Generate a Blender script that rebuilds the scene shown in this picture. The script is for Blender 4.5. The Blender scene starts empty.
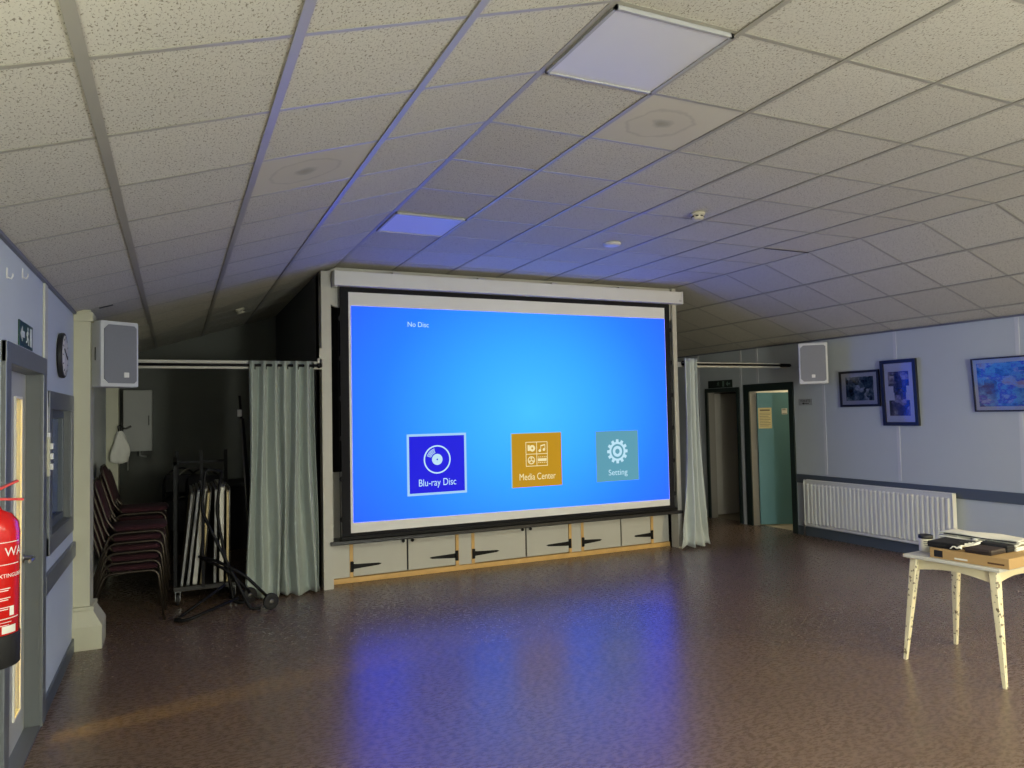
import bpy, bmesh, math, random
from mathutils import Vector, Matrix, noise
random.seed(7)
PI = math.pi
sc = bpy.context.scene
col = sc.collection

# ---------------------------------------------------------------- camera
cam_d = bpy.data.cameras.new('camera')
cam_d.lens = 36 * 729.36 / 1024
cam_d.sensor_width = 36
cam_d.sensor_fit = 'HORIZONTAL'
cam = bpy.data.objects.new('camera', cam_d)
col.objects.link(cam)
_yaw, _pit, _rol = 0.43285, 0.03968, -0.02052
_f = Vector((math.sin(_yaw) * math.cos(_pit), math.cos(_yaw) * math.cos(_pit), math.sin(_pit)))
_r0 = Vector((math.cos(_yaw), -math.sin(_yaw), 0))
_u0 = _r0.cross(_f)
_r = math.cos(_rol) * _r0 + math.sin(_rol) * _u0
_u = math.cos(_rol) * _u0 - math.sin(_rol) * _r0
M = Matrix(((_r.x, _u.x, -_f.x, -1.482), (_r.y, _u.y, -_f.y, -2.834), (_r.z, _u.z, -_f.z, 1.70), (0, 0, 0, 1)))
cam.matrix_world = M
sc.camera = cam

# ---------------------------------------------------------------- world, lights, exposure
w = bpy.data.worlds.new('world')
sc.world = w
w.use_nodes = True
w.node_tree.nodes['Background'].inputs[0].default_value = (0.5, 0.6, 0.8, 1)
w.node_tree.nodes['Background'].inputs[1].default_value = 0.02
vs = sc.view_settings
vs.view_transform = 'Standard'
vs.look = 'None'
vs.gamma = 1
vs.use_curve_mapping = False
vs.exposure = 0.3


def s2l(c):
    c = c / 255.0
    return c / 12.92 if c <= 0.04045 else ((c + 0.055) / 1.055) ** 2.4


def rgb(r, g, b):
    return (s2l(r), s2l(g), s2l(b), 1)


def beam(r, g, b):
    """projected colour whose blue is brighter than the picture can record"""
    return (s2l(r) * 0.81, s2l(g) * 0.81, b, 1)


def lamp(name, kind, loc, power, colour, size=0.1, rot=None, sy=None):
    d = bpy.data.lights.new(name, kind)
    d.energy = power
    d.color = colour
    if kind == 'AREA':
        d.size = size
        if sy:
            d.shape = 'RECTANGLE'
            d.size_y = sy
    else:
        d.shadow_soft_size = size
    o = bpy.data.objects.new(name, d)
    col.objects.link(o)
    o.location = loc
    if rot:
        o.rotation_euler = rot
    return o


WARM = (1.0, 0.84, 0.56)
UP = (PI, 0, 0)
# unseen ceiling panels, assumed switched on at the rear of the hall, behind the camera
for _x, _z in ((-1.1, 2.84), (1.2, 3.2), (3.6, 3.2)):
    lamp('assumed_panel_light', 'AREA', (_x, -2.7, _z), 60, (1.0, 0.95, 0.74), 0.56)
# unseen upward area lights added to brighten the rear part of the ceiling
lamp('added_upward_light', 'AREA', (-1.9, -1.6, 1.95), 3, (1.0, 0.97, 0.70), 0.3, UP, 1.0)
lamp('added_upward_light', 'AREA', (1.6, -3.2, 1.9), 14, (1.0, 0.95, 0.72), 1.2, UP)
lamp('added_upward_light', 'AREA', (5.6, -1.6, 1.95), 13, (1.0, 0.92, 0.64), 0.3, UP, 1.0)
lamp('rear_fill_light', 'POINT', (1.2, -5.0, 1.35), 400, (0.97, 1.0, 0.90), 0.3)  # unseen fill added behind the camera to lift ceiling and far surfaces
# warm spot as if from an unseen doorway, assumed at the right rear
_sp = lamp('assumed_doorway_light', 'SPOT', (5.9, -3.2, 1.9), 420, (1.0, 0.80, 0.42), 0.15)
_sp.data.spot_size = math.radians(75)
_sp.data.spot_blend = 0.8
_sp.rotation_euler = (Vector((4.4, 1.6, 0.5)) - Vector((5.9, -3.2, 1.9))).to_track_quat('-Z', 'Y').to_euler()
lamp('corridor_light', 'POINT', (-4.0, 1.45, 2.2), 120, (1.0, 0.82, 0.20), 0.06)
lamp('lobby_light', 'POINT', (7.3, 4.75, 2.35), 24, (1.0, 0.92, 0.76), 0.1)

# ---------------------------------------------------------------- materials
MATS = {}


def nodes_of(m):
    m.use_nodes = True
    return m.node_tree.nodes, m.node_tree.links, m.node_tree.nodes['Principled BSDF']


def mat(name, c, rough=0.6, var=0.08, scale=6.0, bump=0.0, bscale=60.0, metal=0.0, spec=0.5, coat=0.0, sheen=0.0):
    if name in MATS:
        return MATS[name]
    m = bpy.data.materials.new(name)
    N, L, b = nodes_of(m)
    b.inputs['Roughness'].default_value = rough
    b.inputs['Metallic'].default_value = metal
    b.inputs['Specular IOR Level'].default_value = spec
    b.inputs['Coat Weight'].default_value = coat
    b.inputs['Sheen Weight'].default_value = sheen
    tc = N.new('ShaderNodeTexCoord')
    nz = N.new('ShaderNodeTexNoise')
    nz.inputs['Scale'].default_value = scale
    nz.inputs['Detail'].default_value = 5
    L.new(tc.outputs['Object'], nz.inputs['Vector'])
    mx = N.new('ShaderNodeMix')
    mx.data_type = 'RGBA'
    mx.inputs[6].default_value = tuple(max(0, x * (1 - var)) for x in c[:3]) + (1,)
    mx.inputs[7].default_value = tuple(min(1, x * (1 + var)) for x in c[:3]) + (1,)
    L.new(nz.outputs['Fac'], mx.inputs[0])
    L.new(mx.outputs[2], b.inputs['Base Color'])
    if bump > 0:
        n2 = N.new('ShaderNodeTexNoise')
        n2.inputs['Scale'].default_value = bscale
        n2.inputs['Detail'].default_value = 3
        L.new(tc.outputs['Object'], n2.inputs['Vector'])
        bp = N.new('ShaderNodeBump')
        bp.inputs['Strength'].default_value = bump
        bp.inputs['Distance'].default_value = 0.004
        L.new(n2.outputs['Fac'], bp.inputs['Height'])
        L.new(bp.outputs[0], b.inputs['Normal'])
    MATS[name] = m
    return m


def emat(name, c, k=1.0):
    """light of the projected picture"""
    if name in MATS:
        return MATS[name]
    m = bpy.data.materials.new(name)
    N, L, b = nodes_of(m)
    b.inputs['Base Color'].default_value = (0.02, 0.02, 0.02, 1)
    b.inputs['Roughness'].default_value = 0.9
    b.inputs['Specular IOR Level'].default_value = 0.0
    b.inputs['Emission Color'].default_value = c
    b.inputs['Emission Strength'].default_value = k
    MATS[name] = m
    return m


def chipped(name, c, c2, scale, thr, rough=0.5):
    if name in MATS:
        return MATS[name]
    m = bpy.data.materials.new(name)
    N, L, b = nodes_of(m)
    b.inputs['Roughness'].default_value = rough
    tc = N.new('ShaderNodeTexCoord')
    nz = N.new('ShaderNodeTexNoise')
    nz.inputs['Scale'].default_value = scale
    nz.inputs['Detail'].default_value = 4
    cr = N.new('ShaderNodeValToRGB')
    cr.color_ramp.elements[0].position = thr
    cr.color_ramp.elements[0].color = c
    cr.color_ramp.elements[1].position = thr + 0.03
    cr.color_ramp.elements[1].color = c2
    L.new(tc.outputs['Object'], nz.inputs['Vector'])
    L.new(nz.outputs['Fac'], cr.inputs[0])
    L.new(cr.outputs[0], b.inputs['Base Color'])
    MATS[name] = m
    return m


def collage(name, cols, scale, vx=1.0, vz=1.0, rough=0.25):
    """printed photographs: blocks of several colours broken up by noise"""
    m = bpy.data.materials.new(name)
    N, L, b = nodes_of(m)
    b.inputs['Roughness'].default_value = rough
    b.inputs['Coat Weight'].default_value = 0.6
    b.inputs['Coat Roughness'].default_value = 0.12
    tc = N.new('ShaderNodeTexCoord')
    mp = N.new('ShaderNodeMapping')
    mp.inputs['Scale'].default_value = (vx, 1, vz)
    vo = N.new('ShaderNodeTexVoronoi')
    vo.distance = 'CHEBYCHEV'
    vo.inputs['Scale'].default_value = scale
    nz = N.new('ShaderNodeTexNoise')
    nz.inputs['Scale'].default_value = scale * 1.7
    nz.inputs['Detail'].default_value = 6
    ad = N.new('ShaderNodeMix')
    ad.data_type = 'FLOAT'
    ad.inputs[0].default_value = 0.6
    sp = N.new('ShaderNodeSeparateColor')
    cr = N.new('ShaderNodeValToRGB')
    els = cr.color_ramp.elements
    for i, c in enumerate(cols):
        p = 0.25 + 0.5 * i / max(1, len(cols) - 1)
        e = els[i] if i < 2 else els.new(p)
        e.position = p
        e.color = c
    L.new(tc.outputs['Object'], mp.inputs[0])
    L.new(mp.outputs[0], vo.inputs['Vector'])
    L.new(mp.outputs[0], nz.inputs['Vector'])
    L.new(vo.outputs['Color'], sp.inputs[0])
    L.new(sp.outputs[0], ad.inputs[2])
    L.new(nz.outputs['Fac'], ad.inputs[3])
    L.new(ad.outputs[0], cr.inputs[0])
    L.new(cr.outputs[0], b.inputs['Base Color'])
    return m


def floor_mat():
    m = bpy.data.materials.new('vinyl_floor')
    N, L, b = nodes_of(m)
    tc = N.new('ShaderNodeTexCoord')
    mp = N.new('ShaderNodeMapping')
    mp.inputs['Scale'].default_value = (1.0, 2.2, 1)
    n1 = N.new('ShaderNodeTexNoise')
    n1.inputs['Scale'].default_value = 24
    n1.inputs['Detail'].default_value = 8
    n1.inputs['Roughness'].default_value = 0.72
    n2 = N.new('ShaderNodeTexNoise')
    n2.inputs['Scale'].default_value = 1.1
    n2.inputs['Detail'].default_value = 3
    cr = N.new('ShaderNodeValToRGB')
    cr.color_ramp.elements[0].position = 0.32
    cr.color_ramp.elements[0].color = rgb(90, 72, 59)
    cr.color_ramp.elements[1].position = 0.70
    cr.color_ramp.elements[1].color = rgb(136, 115, 97)
    e = cr.color_ramp.elements.new(0.5)
    e.color = rgb(112, 92, 77)
    mx = N.new('ShaderNodeMix')
    mx.data_type = 'RGBA'
    mx.blend_type = 'MULTIPLY'
    mx.inputs[0].default_value = 0.5
    cr2 = N.new('ShaderNodeValToRGB')
    cr2.color_ramp.elements[0].position = 0.3
    cr2.color_ramp.elements[0].color = (0.74, 0.74, 0.75, 1)
    cr2.color_ramp.elements[1].position = 0.65
    cr2.color_ramp.elements[1].color = (1, 1, 1, 1)
    rr = N.new('ShaderNodeMapRange')
    rr.inputs['To Min'].default_value = 0.22
    rr.inputs['To Max'].default_value = 0.33
    L.new(tc.outputs['Object'], mp.inputs[0])
    L.new(mp.outputs[0], n1.inputs['Vector'])
    L.new(tc.outputs['Object'], n2.inputs['Vector'])
    L.new(n1.outputs['Fac'], cr.inputs[0])
    L.new(n2.outputs['Fac'], cr2.inputs[0])
    L.new(cr.outputs[0], mx.inputs[6])
    L.new(cr2.outputs[0], mx.inputs[7])
    L.new(mx.outputs[2], b.inputs['Base Color'])
    L.new(n1.outputs['Fac'], rr.inputs[0])
    L.new(rr.outputs[0], b.inputs['Roughness'])
    bp = N.new('ShaderNodeBump')
    bp.inputs['Strength'].default_value = 0.04
    bp.inputs['Distance'].default_value = 0.004
    L.new(n1.outputs['Fac'], bp.inputs['Height'])
    L.new(bp.outputs[0], b.inputs['Normal'])
    b.inputs['Specular IOR Level'].default_value = 0.5
    return m


def ceiling_mat():
    """fissured mineral tiles: the mesh UVs count tiles, so each tile gets its own tone; two newer smooth tiles carry a ring stain"""
    m = bpy.data.materials.new('mineral_ceiling_tile')
    N, L, b = nodes_of(m)
    b.inputs['Roughness'].default_value = 0.9
    b.inputs['Specular IOR Level'].default_value = 0.25
    tc = N.new('ShaderNodeTexCoord')
    uv = tc.outputs['UV']

    def math_(op, a, bb=None):
        n = N.new('ShaderNodeMath')
        n.operation = op
        for i, v in enumerate((a, bb)):
            if v is None:
                continue
            if isinstance(v, (int, float)):
                n.inputs[i].default_value = v
            else:
                L.new(v, n.inputs[i])
        return n.outputs[0]
    sx = N.new('ShaderNodeSeparateXYZ')
    L.new(uv, sx.inputs[0])
    fu, fv = math_('FLOOR', sx.outputs[0]), math_('FLOOR', sx.outputs[1])
    cb = N.new('ShaderNodeCombineXYZ')
    L.new(fu, cb.inputs[0])
    L.new(fv, cb.inputs[1])
    wn = N.new('ShaderNodeTexWhiteNoise')
    wn.noise_dimensions = '2D'
    L.new(cb.outputs[0], wn.inputs['Vector'])
    tone = N.new('ShaderNodeMapRange')
    tone.inputs['To Min'].default_value = 0.95
    tone.inputs['To Max'].default_value = 1.03
    L.new(wn.outputs['Value'], tone.inputs[0])
    # fissures: short dark flecks
    mp = N.new('ShaderNodeMapping')
    mp.inputs['Scale'].default_value = (1.0, 0.6, 1)
    mp.inputs['Rotation'].default_value = (0, 0, 0.5)
    L.new(uv, mp.inputs[0])
    n1 = N.new('ShaderNodeTexNoise')
    n1.inputs['Scale'].default_value = 84
    n1.inputs['Detail'].default_value = 3
    n1.inputs['Roughness'].default_value = 0.6
    n1.inputs['Distortion'].default_value = 0.6
    L.new(mp.outputs[0], n1.inputs['Vector'])
    cr = N.new('ShaderNodeValToRGB')
    cr.color_ramp.elements[0].position = 0.375
    cr.color_ramp.elements[0].color = (0, 0, 0, 1)
    cr.color_ramp.elements[1].position = 0.43
    cr.color_ramp.elements[1].color = (1, 1, 1, 1)
    L.new(n1.outputs['Fac'], cr.inputs[0])
    # the two smooth tiles
    is_a = math_('MULTIPLY', math_('COMPARE', fu, 1.0), math_('COMPARE', fv, 0.0))
    is_b = math_('MULTIPLY', math_('COMPARE', fu, -2.0), math_('COMPARE', fv, 1.0))
    for nd in N:
        if nd.type == 'MATH' and nd.operation == 'COMPARE':
            nd.inputs[2].default_value = 0.2
    smooth = math_('ADD', is_a, is_b)
    du = math_('SUBTRACT', math_('SUBTRACT', sx.outputs[0], fu), 0.45)
    dv = math_('SUBTRACT', math_('SUBTRACT', sx.outputs[1], fv), 0.5)
    r = math_('SQRT', math_('ADD', math_('MULTIPLY', du, du), math_('MULTIPLY', dv, dv)))
    nst = N.new('ShaderNodeTexNoise')
    nst.inputs['Scale'].default_value = 6
    L.new(uv, nst.inputs['Vector'])
    r2 = math_('ADD', r, math_('MULTIPLY', math_('SUBTRACT', nst.outputs['Fac'], 0.5), 0.14))
    ring = N.new('ShaderNodeValToRGB')
    els = ring.color_ramp.elements
    els[0].position, els[0].color = 0.0, (0.60, 0.56, 0.50, 1)
    els[1].position, els[1].color = 1.0, (1, 1, 1, 1)
    for p, v in ((0.06, 0.68), (0.11, 0.95), (0.26, 0.96), (0.29, 0.82), (0.32, 0.98)):
        e = els.new(p)
        e.color = (v, v * 0.98, v * 0.95, 1)
    L.new(r2, ring.inputs[0])
    base = N.new('ShaderNodeMix')
    base.data_type = 'RGBA'
    base.inputs[6].default_value = rgb(136, 130, 114)
    base.inputs[7].default_value = rgb(200, 197, 182)
    L.new(math_('MAXIMUM', cr.outputs[0], smooth), base.inputs[0])
    tn = N.new('ShaderNodeMix')
    tn.data_type = 'RGBA'
    tn.blend_type = 'MULTIPLY'
    tn.inputs[0].default_value = 1
    L.new(base.outputs[2], tn.inputs[6])
    L.new(tone.outputs[0], tn.inputs[7])
    st = N.new('ShaderNodeMix')
    st.data_type = 'RGBA'
    st.blend_type = 'MULTIPLY'
    L.new(smooth, st.inputs[0])
    L.new(tn.outputs[2], st.inputs[6])
    L.new(ring.outputs[0], st.inputs[7])
    L.new(st.outputs[2], b.inputs['Base Color'])
    bp = N.new('ShaderNodeBump')
    bp.inputs['Strength'].default_value = 0.35
    bp.inputs['Distance'].default_value = 0.003
    L.new(n1.outputs['Fac'], bp.inputs['Height'])
    L.new(bp.outputs[0], b.inputs['Normal'])
    return m


def picture_light_mat():
    """projected menu background: paler blue towards the middle of the picture, as the player's menu shows it"""
    m = bpy.data.materials.new('projected_blue')
    N, L, b = nodes_of(m)
    b.inputs['Base Color'].default_value = (0.02, 0.02, 0.02, 1)
    b.inputs['Roughness'].default_value = 0.9
    b.inputs['Specular IOR Level'].default_value = 0
    tc = N.new('ShaderNodeTexCoord')
    mp = N.new('ShaderNodeMapping')
    mp.inputs['Location'].default_value = (-0.52, 0, -0.50)
    L.new(tc.outputs['Generated'], mp.inputs[0])
    mp2 = N.new('ShaderNodeMapping')
    mp2.inputs['Scale'].default_value = (1.55, 0, 1.05)
    L.new(mp.outputs[0], mp2.inputs[0])
    ln = N.new('ShaderNodeVectorMath')
    ln.operation = 'LENGTH'
    L.new(mp2.outputs[0], ln.inputs[0])
    cr = N.new('ShaderNodeValToRGB')
    els = cr.color_ramp.elements
    els[0].position, els[0].color = 0.0, beam(68, 196, 2.0)
    els[1].position, els[1].color = 1.0, beam(38, 98, 2.4)
    e = els.new(0.35)
    e.color = beam(50, 170, 2.1)
    e = els.new(0.7)
    e.color = beam(34, 128, 2.25)
    L.new(ln.outputs['Value'], cr.inputs[0])
    L.new(cr.outputs[0], b.inputs['Emission Color'])
    b.inputs['Emission Strength'].default_value = 1.0
    return m


def glass_mat(name, tint, blend=0.12, rough=0.03):
    m = bpy.data.materials.new(name)
    m.use_nodes = True
    N, L = m.node_tree.nodes, m.node_tree.links
    N.clear()
    o = N.new('ShaderNodeOutputMaterial')
    t = N.new('ShaderNodeBsdfTransparent')
    t.inputs[0].default_value = tint
    g = N.new('ShaderNodeBsdfGlossy')
    g.inputs['Roughness'].default_value = rough
    lw = N.new('ShaderNodeLayerWeight')
    lw.inputs[0].default_value = blend
    x = N.new('ShaderNodeMixShader')
    L.new(lw.outputs['Fresnel'], x.inputs[0])
    L.new(t.outputs[0], x.inputs[1])
    L.new(g.outputs[0], x.inputs[2])
    L.new(x.outputs[0], o.inputs[0])
    return m


PICK = 0.83
M_floor = floor_mat()
M_ceil = ceiling_mat()
M_tbar = mat('grey_tbar', rgb(158, 155, 142), 0.40, 0.03, spec=0.5)
M_wall = mat('pale_wall_paint', rgb(182, 188, 190), 0.6, 0.04, 2.5, 0.08, 40)
M_wall_l = mat('left_wall_paint', rgb(188, 196, 200), 0.6, 0.04, 2.5, 0.08, 40)
M_back = mat('back_wall_shaded_paint', rgb(98, 100, 92), 0.7, 0.05, 2.5)  # base colour darkened to stand in for the alcove's shade
M_cream = mat('cream_paint', rgb(190, 188, 164), 0.5, 0.04, 5)
M_stage = mat('stage_paint', rgb(184, 182, 172), 0.55, 0.04, 5)
M_stage_side = mat('stage_side_paint', rgb(70, 72, 74), 0.7, 0.05, 3)
M_trim = mat('blue_grey_gloss', rgb(100, 104, 104), 0.35, 0.05, 6)
M_trim_d = mat('dark_blue_grey', rgb(78, 86, 92), 0.4, 0.05, 6)
M_green_d = mat('dark_green_gloss', rgb(36, 48, 46), 0.35, 0.06, 6)
M_green = mat('green_door_paint', rgb(92, 138, 142), 0.45, 0.03, 5)
M_black = mat('black_metal', rgb(13, 13, 14), 0.55, 0.1, 8, spec=0.2)
M_blackcloth = mat('black_cloth', rgb(16, 16, 20), 0.9, 0.15, 12)
M_rubber = mat('black_rubber', rgb(20, 20, 20), 0.7, 0.1, 10)
M_white = mat('white_plastic', rgb(214, 214, 212), 0.4, 0.02)
M_cabinet = mat('speaker_cabinet', rgb(196, 198, 202), 0.45, 0.03)
M_grille = mat('grey_grille', rgb(120, 122, 130), 0.55, 0.06, 90, 0.3, 300)
M_chrome = mat('brushed_steel', rgb(190, 190, 188), 0.28, 0.05, 8, metal=1.0)
M_steel = mat('dull_steel', rgb(120, 118, 112), 0.4, 0.08, 8, metal=0.8)
M_chair = mat('chair_tube', rgb(64, 57, 48), 0.35, 0.06, 8, metal=0.7)  # tube colour deepened to carry the shade of the alcove
M_burg = mat('burgundy_fabric', rgb(46, 8, 19), 0.95, 0.14, 20, 0.2, 200)  # burgundy, taken near black to include the alcove shade
M_wood = mat('bare_pine', rgb(204, 164, 98), 0.5, 0.16, 14)
M_screenw = mat('screen_white', rgb(226, 226, 222), 0.85, 0.01)
M_curtain = mat('grey_green_satin', rgb(146, 156, 148), 0.45, 0.05, 8, sheen=0.3)
M_curtain2 = mat('pale_blue_curtain', rgb(186, 194, 192), 0.55, 0.05, 8, sheen=0.3)
M_rad = mat('radiator_enamel', rgb(214, 214, 206), 0.35, 0.02)
M_red = mat('extinguisher_red', rgb(206, 26, 22), 0.25, 0.03, 5, coat=0.5)
M_label = mat('print_white', rgb(232, 226, 216), 0.5, 0.02)
M_ink = mat('print_black', rgb(26, 26, 28), 0.6, 0.05)
M_tablewood = chipped('chipped_cream_paint', rgb(222, 212, 176), rgb(104, 88, 64), 42, 0.60)
M_tabletop = mat('table_top_paint', rgb(200, 198, 186), 0.45, 0.06, 12)
M_card = mat('brown_cardboard', rgb(172, 140, 92), 0.75, 0.07, 8)
M_signgreen = mat('sign_green', rgb(22, 62, 48), 0.4, 0.03)
M_paper = mat('paper_white', rgb(222, 220, 208), 0.8, 0.04, 8)
M_paper_y = mat('paper_yellowed', rgb(212, 194, 138), 0.8, 0.05, 8)
M_cabwhite = mat('cabinet_white', rgb(176, 176, 168), 0.5, 0.03)
M_carpet = mat('dark_lobby_floor', rgb(60, 54, 50), 0.8, 0.15, 10)
M_lobby = mat('lobby_wall', rgb(196, 188, 164), 0.7, 0.04)
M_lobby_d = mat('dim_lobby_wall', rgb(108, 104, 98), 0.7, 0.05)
M_alu = mat('aluminium_strip', rgb(150, 152, 156), 0.4, 0.05, 10, metal=0.8)
M_diff = mat('light_diffuser', rgb(214, 214, 216), 0.35, 0.01)
M_tedge = mat('table_edging', rgb(196, 194, 182), 0.5, 0.05, 8)
M_ttop = mat('table_laminate', rgb(120, 108, 88), 0.45, 0.08, 8)
M_glass = glass_mat('clear_glass', (0.95, 0.95, 0.92, 1))
M_dglass = mat('window_glass_painted_reflection', rgb(58, 84, 132), 0.08, 0.05, 3, spec=0.6)  # blue reflection painted into the pane's base colour

# ---------------------------------------------------------------- mesh helpers


class MB:
    def __init__(self, off=(0, 0, 0)):
        self.bm = bmesh.new()
        self.off = Vector(off)
        self.mi = 0

    def _faces(self, vs_, fs, smooth=False):
        bv = [self.bm.verts.new(v) for v in vs_]
        out = []
        for f in fs:
            try:
                fc = self.bm.faces.new([bv[i] for i in f])
                fc.smooth = smooth
                fc.material_index = self.mi
                out.append(fc)
            except ValueError:
                pass
        return bv, out

    def box(self, x0, x1, y0, y1, z0, z1, bev=0.0, rot=None, about=None):
        vs_ = [(x, y, z) for x in (x0, x1) for y in (y0, y1) for z in (z0, z1)]
        fs = [(0, 1, 3, 2), (4, 6, 7, 5), (0, 4, 5, 1), (2, 3, 7, 6), (0, 2, 6, 4), (1, 5, 7, 3)]
        bv, out = self._faces(vs_, fs)
        if rot is not None:
            c = Vector(about) if about is not None else Vector(((x0 + x1) / 2, (y0 + y1) / 2, (z0 + z1) / 2))
            for v in bv:
                v.co = c + rot @ (v.co - c)
        if bev > 0:
            es = list({e for f in out for e in f.edges})
            r = bmesh.ops.bevel(self.bm, geom=es, offset=bev, segments=2, profile=0.6, affect='EDGES')
            for f in r['faces']:
                f.material_index = self.mi
        return self

    def tube(self, pts, r, seg=8, closed=False, caps=True):
        pts = [Vector(p) for p in pts]
        n = len(pts)
        rs = r if isinstance(r, (list, tuple)) else [r] * n
        rings = []
        prev = None
        for i, p in enumerate(pts):
            if closed:
                t = pts[(i + 1) % n] - pts[i - 1]
            elif i == 0:
                t = pts[1] - p
            elif i == n - 1:
                t = p - pts[i - 1]
            else:
                t = (pts[i + 1] - p).normalized() + (p - pts[i - 1]).normalized()
            t.normalize()
            if prev is None:
                a = Vector((0, 0, 1)) if abs(t.z) < 0.9 else Vector((1, 0, 0))
                x = t.cross(a).normalized()
            else:
                x = prev - t * prev.dot(t)
                if x.length < 1e-5:
                    x = t.orthogonal()
                x.normalize()
            prev = x
            y = t.cross(x)
            rings.append([self.bm.verts.new(p + (x * math.cos(2 * PI * k / seg) + y * math.sin(2 * PI * k / seg)) * rs[i]) for k in range(seg)])
        rng = range(n) if closed else range(n - 1)
        for i in rng:
            a, b = rings[i], rings[(i + 1) % n]
            for k in range(seg):
                f = self.bm.faces.new((a[k], a[(k + 1) % seg], b[(k + 1) % seg], b[k]))
                f.smooth = True
                f.material_index = self.mi
        if caps and not closed:
            for rg, rev in ((rings[0], True), (rings[-1], False)):
                f = self.bm.faces.new(rg[::-1] if rev else rg)
                f.material_index = self.mi
        return self

    def lathe(self, prof, seg=24, axis='Z', at=(0, 0, 0), smooth=True):
        at = Vector(at)
        rings = []
        for (r, h) in prof:
            ring = []
            for k in range(seg):
                a = 2 * PI * k / seg
                c, s = r * math.cos(a), r * math.sin(a)
                p = {'Z': (c, s, h), 'Y': (c, h, -s), 'X': (h, c, s)}[axis]
                ring.append(self.bm.verts.new(at + Vector(p)))
            rings.append(ring)
        for i in range(len(rings) - 1):
            for k in range(seg):
                f = self.bm.faces.new((rings[i][k], rings[i][(k + 1) % seg], rings[i + 1][(k + 1) % seg], rings[i + 1][k]))
                f.smooth = smooth
                f.material_index = self.mi
        for rg, rev in ((rings[0], True), (rings[-1], False)):
            f = self.bm.faces.new(rg[::-1] if rev else rg)
            f.material_index = self.mi
        return self

    def prism(self, poly, y0, y1):
        """polygon in XZ, extruded along Y"""
        n = len(poly)
        vs_ = [(x, y0, z) for x, z in poly] + [(x, y1, z) for x, z in poly]
        fs = [tuple(range(n)), tuple(range(2 * n - 1, n - 1, -1))] + [(i, i + n, (i + 1) % n + n, (i + 1) % n) for i in range(n)]
        self._faces(vs_, fs)
        return self

    def prism_x(self, poly, x0, x1):
        """polygon in YZ, extruded along X"""
        n = len(poly)
        vs_ = [(x0, y, z) for y, z in poly] + [(x1, y, z) for y, z in poly]
        fs = [tuple(range(n)), tuple(range(2 * n - 1, n - 1, -1))] + [(i, i + n, (i + 1) % n + n, (i + 1) % n) for i in range(n)]
        self._faces(vs_, fs)
        return self

    def ring(self, cx, cz, r0, r1, y0, y1, a0=0.0, a1=2 * PI, seg=32):
        """flat annulus (or part of one) in XZ with a little thickness"""
        full = abs(a1 - a0 - 2 * PI) < 1e-6
        n = seg if full else seg + 1
        vs_ = []
        for k in range(n):
            a = a0 + (a1 - a0) * k / seg
            for r in (r0, r1):
                for y in (y0, y1):
                    vs_.append((cx + r * math.cos(a), y, cz + r * math.sin(a)))
        fs = []
        for k in range(seg):
            i, j = 4 * k, 4 * ((k + 1) % n)
            fs += [(i, i + 2, j + 2, j), (i + 1, j + 1, j + 3, i + 3), (i, j, j + 1, i + 1), (i + 2, i + 3, j + 3, j + 2)]
        if not full:
            e = 4 * seg
            fs += [(0, 1, 3, 2), (e, e + 2, e + 3, e + 1)]
        self._faces(vs_, fs)
        return self

    def disc(self, cx, cz, r, y0, y1, seg=28):
        return self.prism([(cx + r * math.cos(2 * PI * k / seg), cz + r * math.sin(2 * PI * k / seg)) for k in range(seg)], y0, y1)

    def grid(self, fn, nu, nv, smooth=True):
        vs_ = [fn(i / nu, j / nv) for j in range(nv + 1) for i in range(nu + 1)]
        fs = [(j * (nu + 1) + i, j * (nu + 1) + i + 1, (j + 1) * (nu + 1) + i + 1, (j + 1) * (nu + 1) + i) for j in range(nv) for i in range(nu)]
        self._faces(vs_, fs, smooth)
        return self

    def xform(self, mtx):
        for v in self.bm.verts:
            v.co = mtx @ v.co
        return self

    def build(self, name, m, parent=None, solid=0.0):
        bmesh.ops.recalc_face_normals(self.bm, faces=self.bm.faces[:])
        if self.off.length:
            for v in self.bm.verts:
                v.co -= self.off
        me = bpy.data.meshes.new(name)
        self.bm.to_mesh(me)
        self.bm.free()
        for mm in (m if isinstance(m, (list, tuple)) else [m]):
            me.materials.append(mm)
        o = bpy.data.objects.new(name, me)
        col.objects.link(o)
        if solid:
            md = o.modifiers.new('thickness', 'SOLIDIFY')
            md.thickness = solid
        if parent is not None:
            o.parent = parent
        else:
            o.location = self.off
        return o


def build_each(mb, name, m, parent):
    """every separate piece in the mesh becomes an object of its own"""
    seen = set()
    for v0 in list(mb.bm.verts):
        if v0 in seen:
            continue
        stack, isl = [v0], []
        seen.add(v0)
        while stack:
            v = stack.pop()
            isl.append(v)
            for e in v.link_edges:
                q = e.other_vert(v)
                if q not in seen:
                    seen.add(q)
                    stack.append(q)
        one = MB(mb.off)
        mp = {v: one.bm.verts.new(v.co) for v in isl}
        for f in {f for v in isl for f in v.link_faces}:
            nf = one.bm.faces.new([mp[v] for v in f.verts])
            nf.smooth = f.smooth
        one.build(name, m, parent)
    mb.bm.free()


def tag(o, label=None, cat=None, group=None, kind=None):
    if label:
        o['label'] = label
    if cat:
        o['category'] = cat
    if group:
        o['group'] = group
    if kind:
        o['kind'] = kind
    return o


def thing(name, label, cat, loc=(0, 0, 0), rz=0.0, group=None):
    o = bpy.data.objects.new(name, None)
    o.empty_display_size = 0.1
    col.objects.link(o)
    o.location = loc
    o.rotation_euler = (0, 0, rz)
    return tag(o, label, cat, group)


def struct(name, label, cat, mb, m, parent=None, solid=0):
    o = mb.build(name, m, parent, solid)
    if parent is None:
        tag(o, label, cat, kind='structure')
    return o


def struct_root(name, label, cat, loc=(0, 0, 0), rz=0):
    o = thing(name, label, cat, loc, rz)
    o['kind'] = 'structure'
    return o


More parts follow.
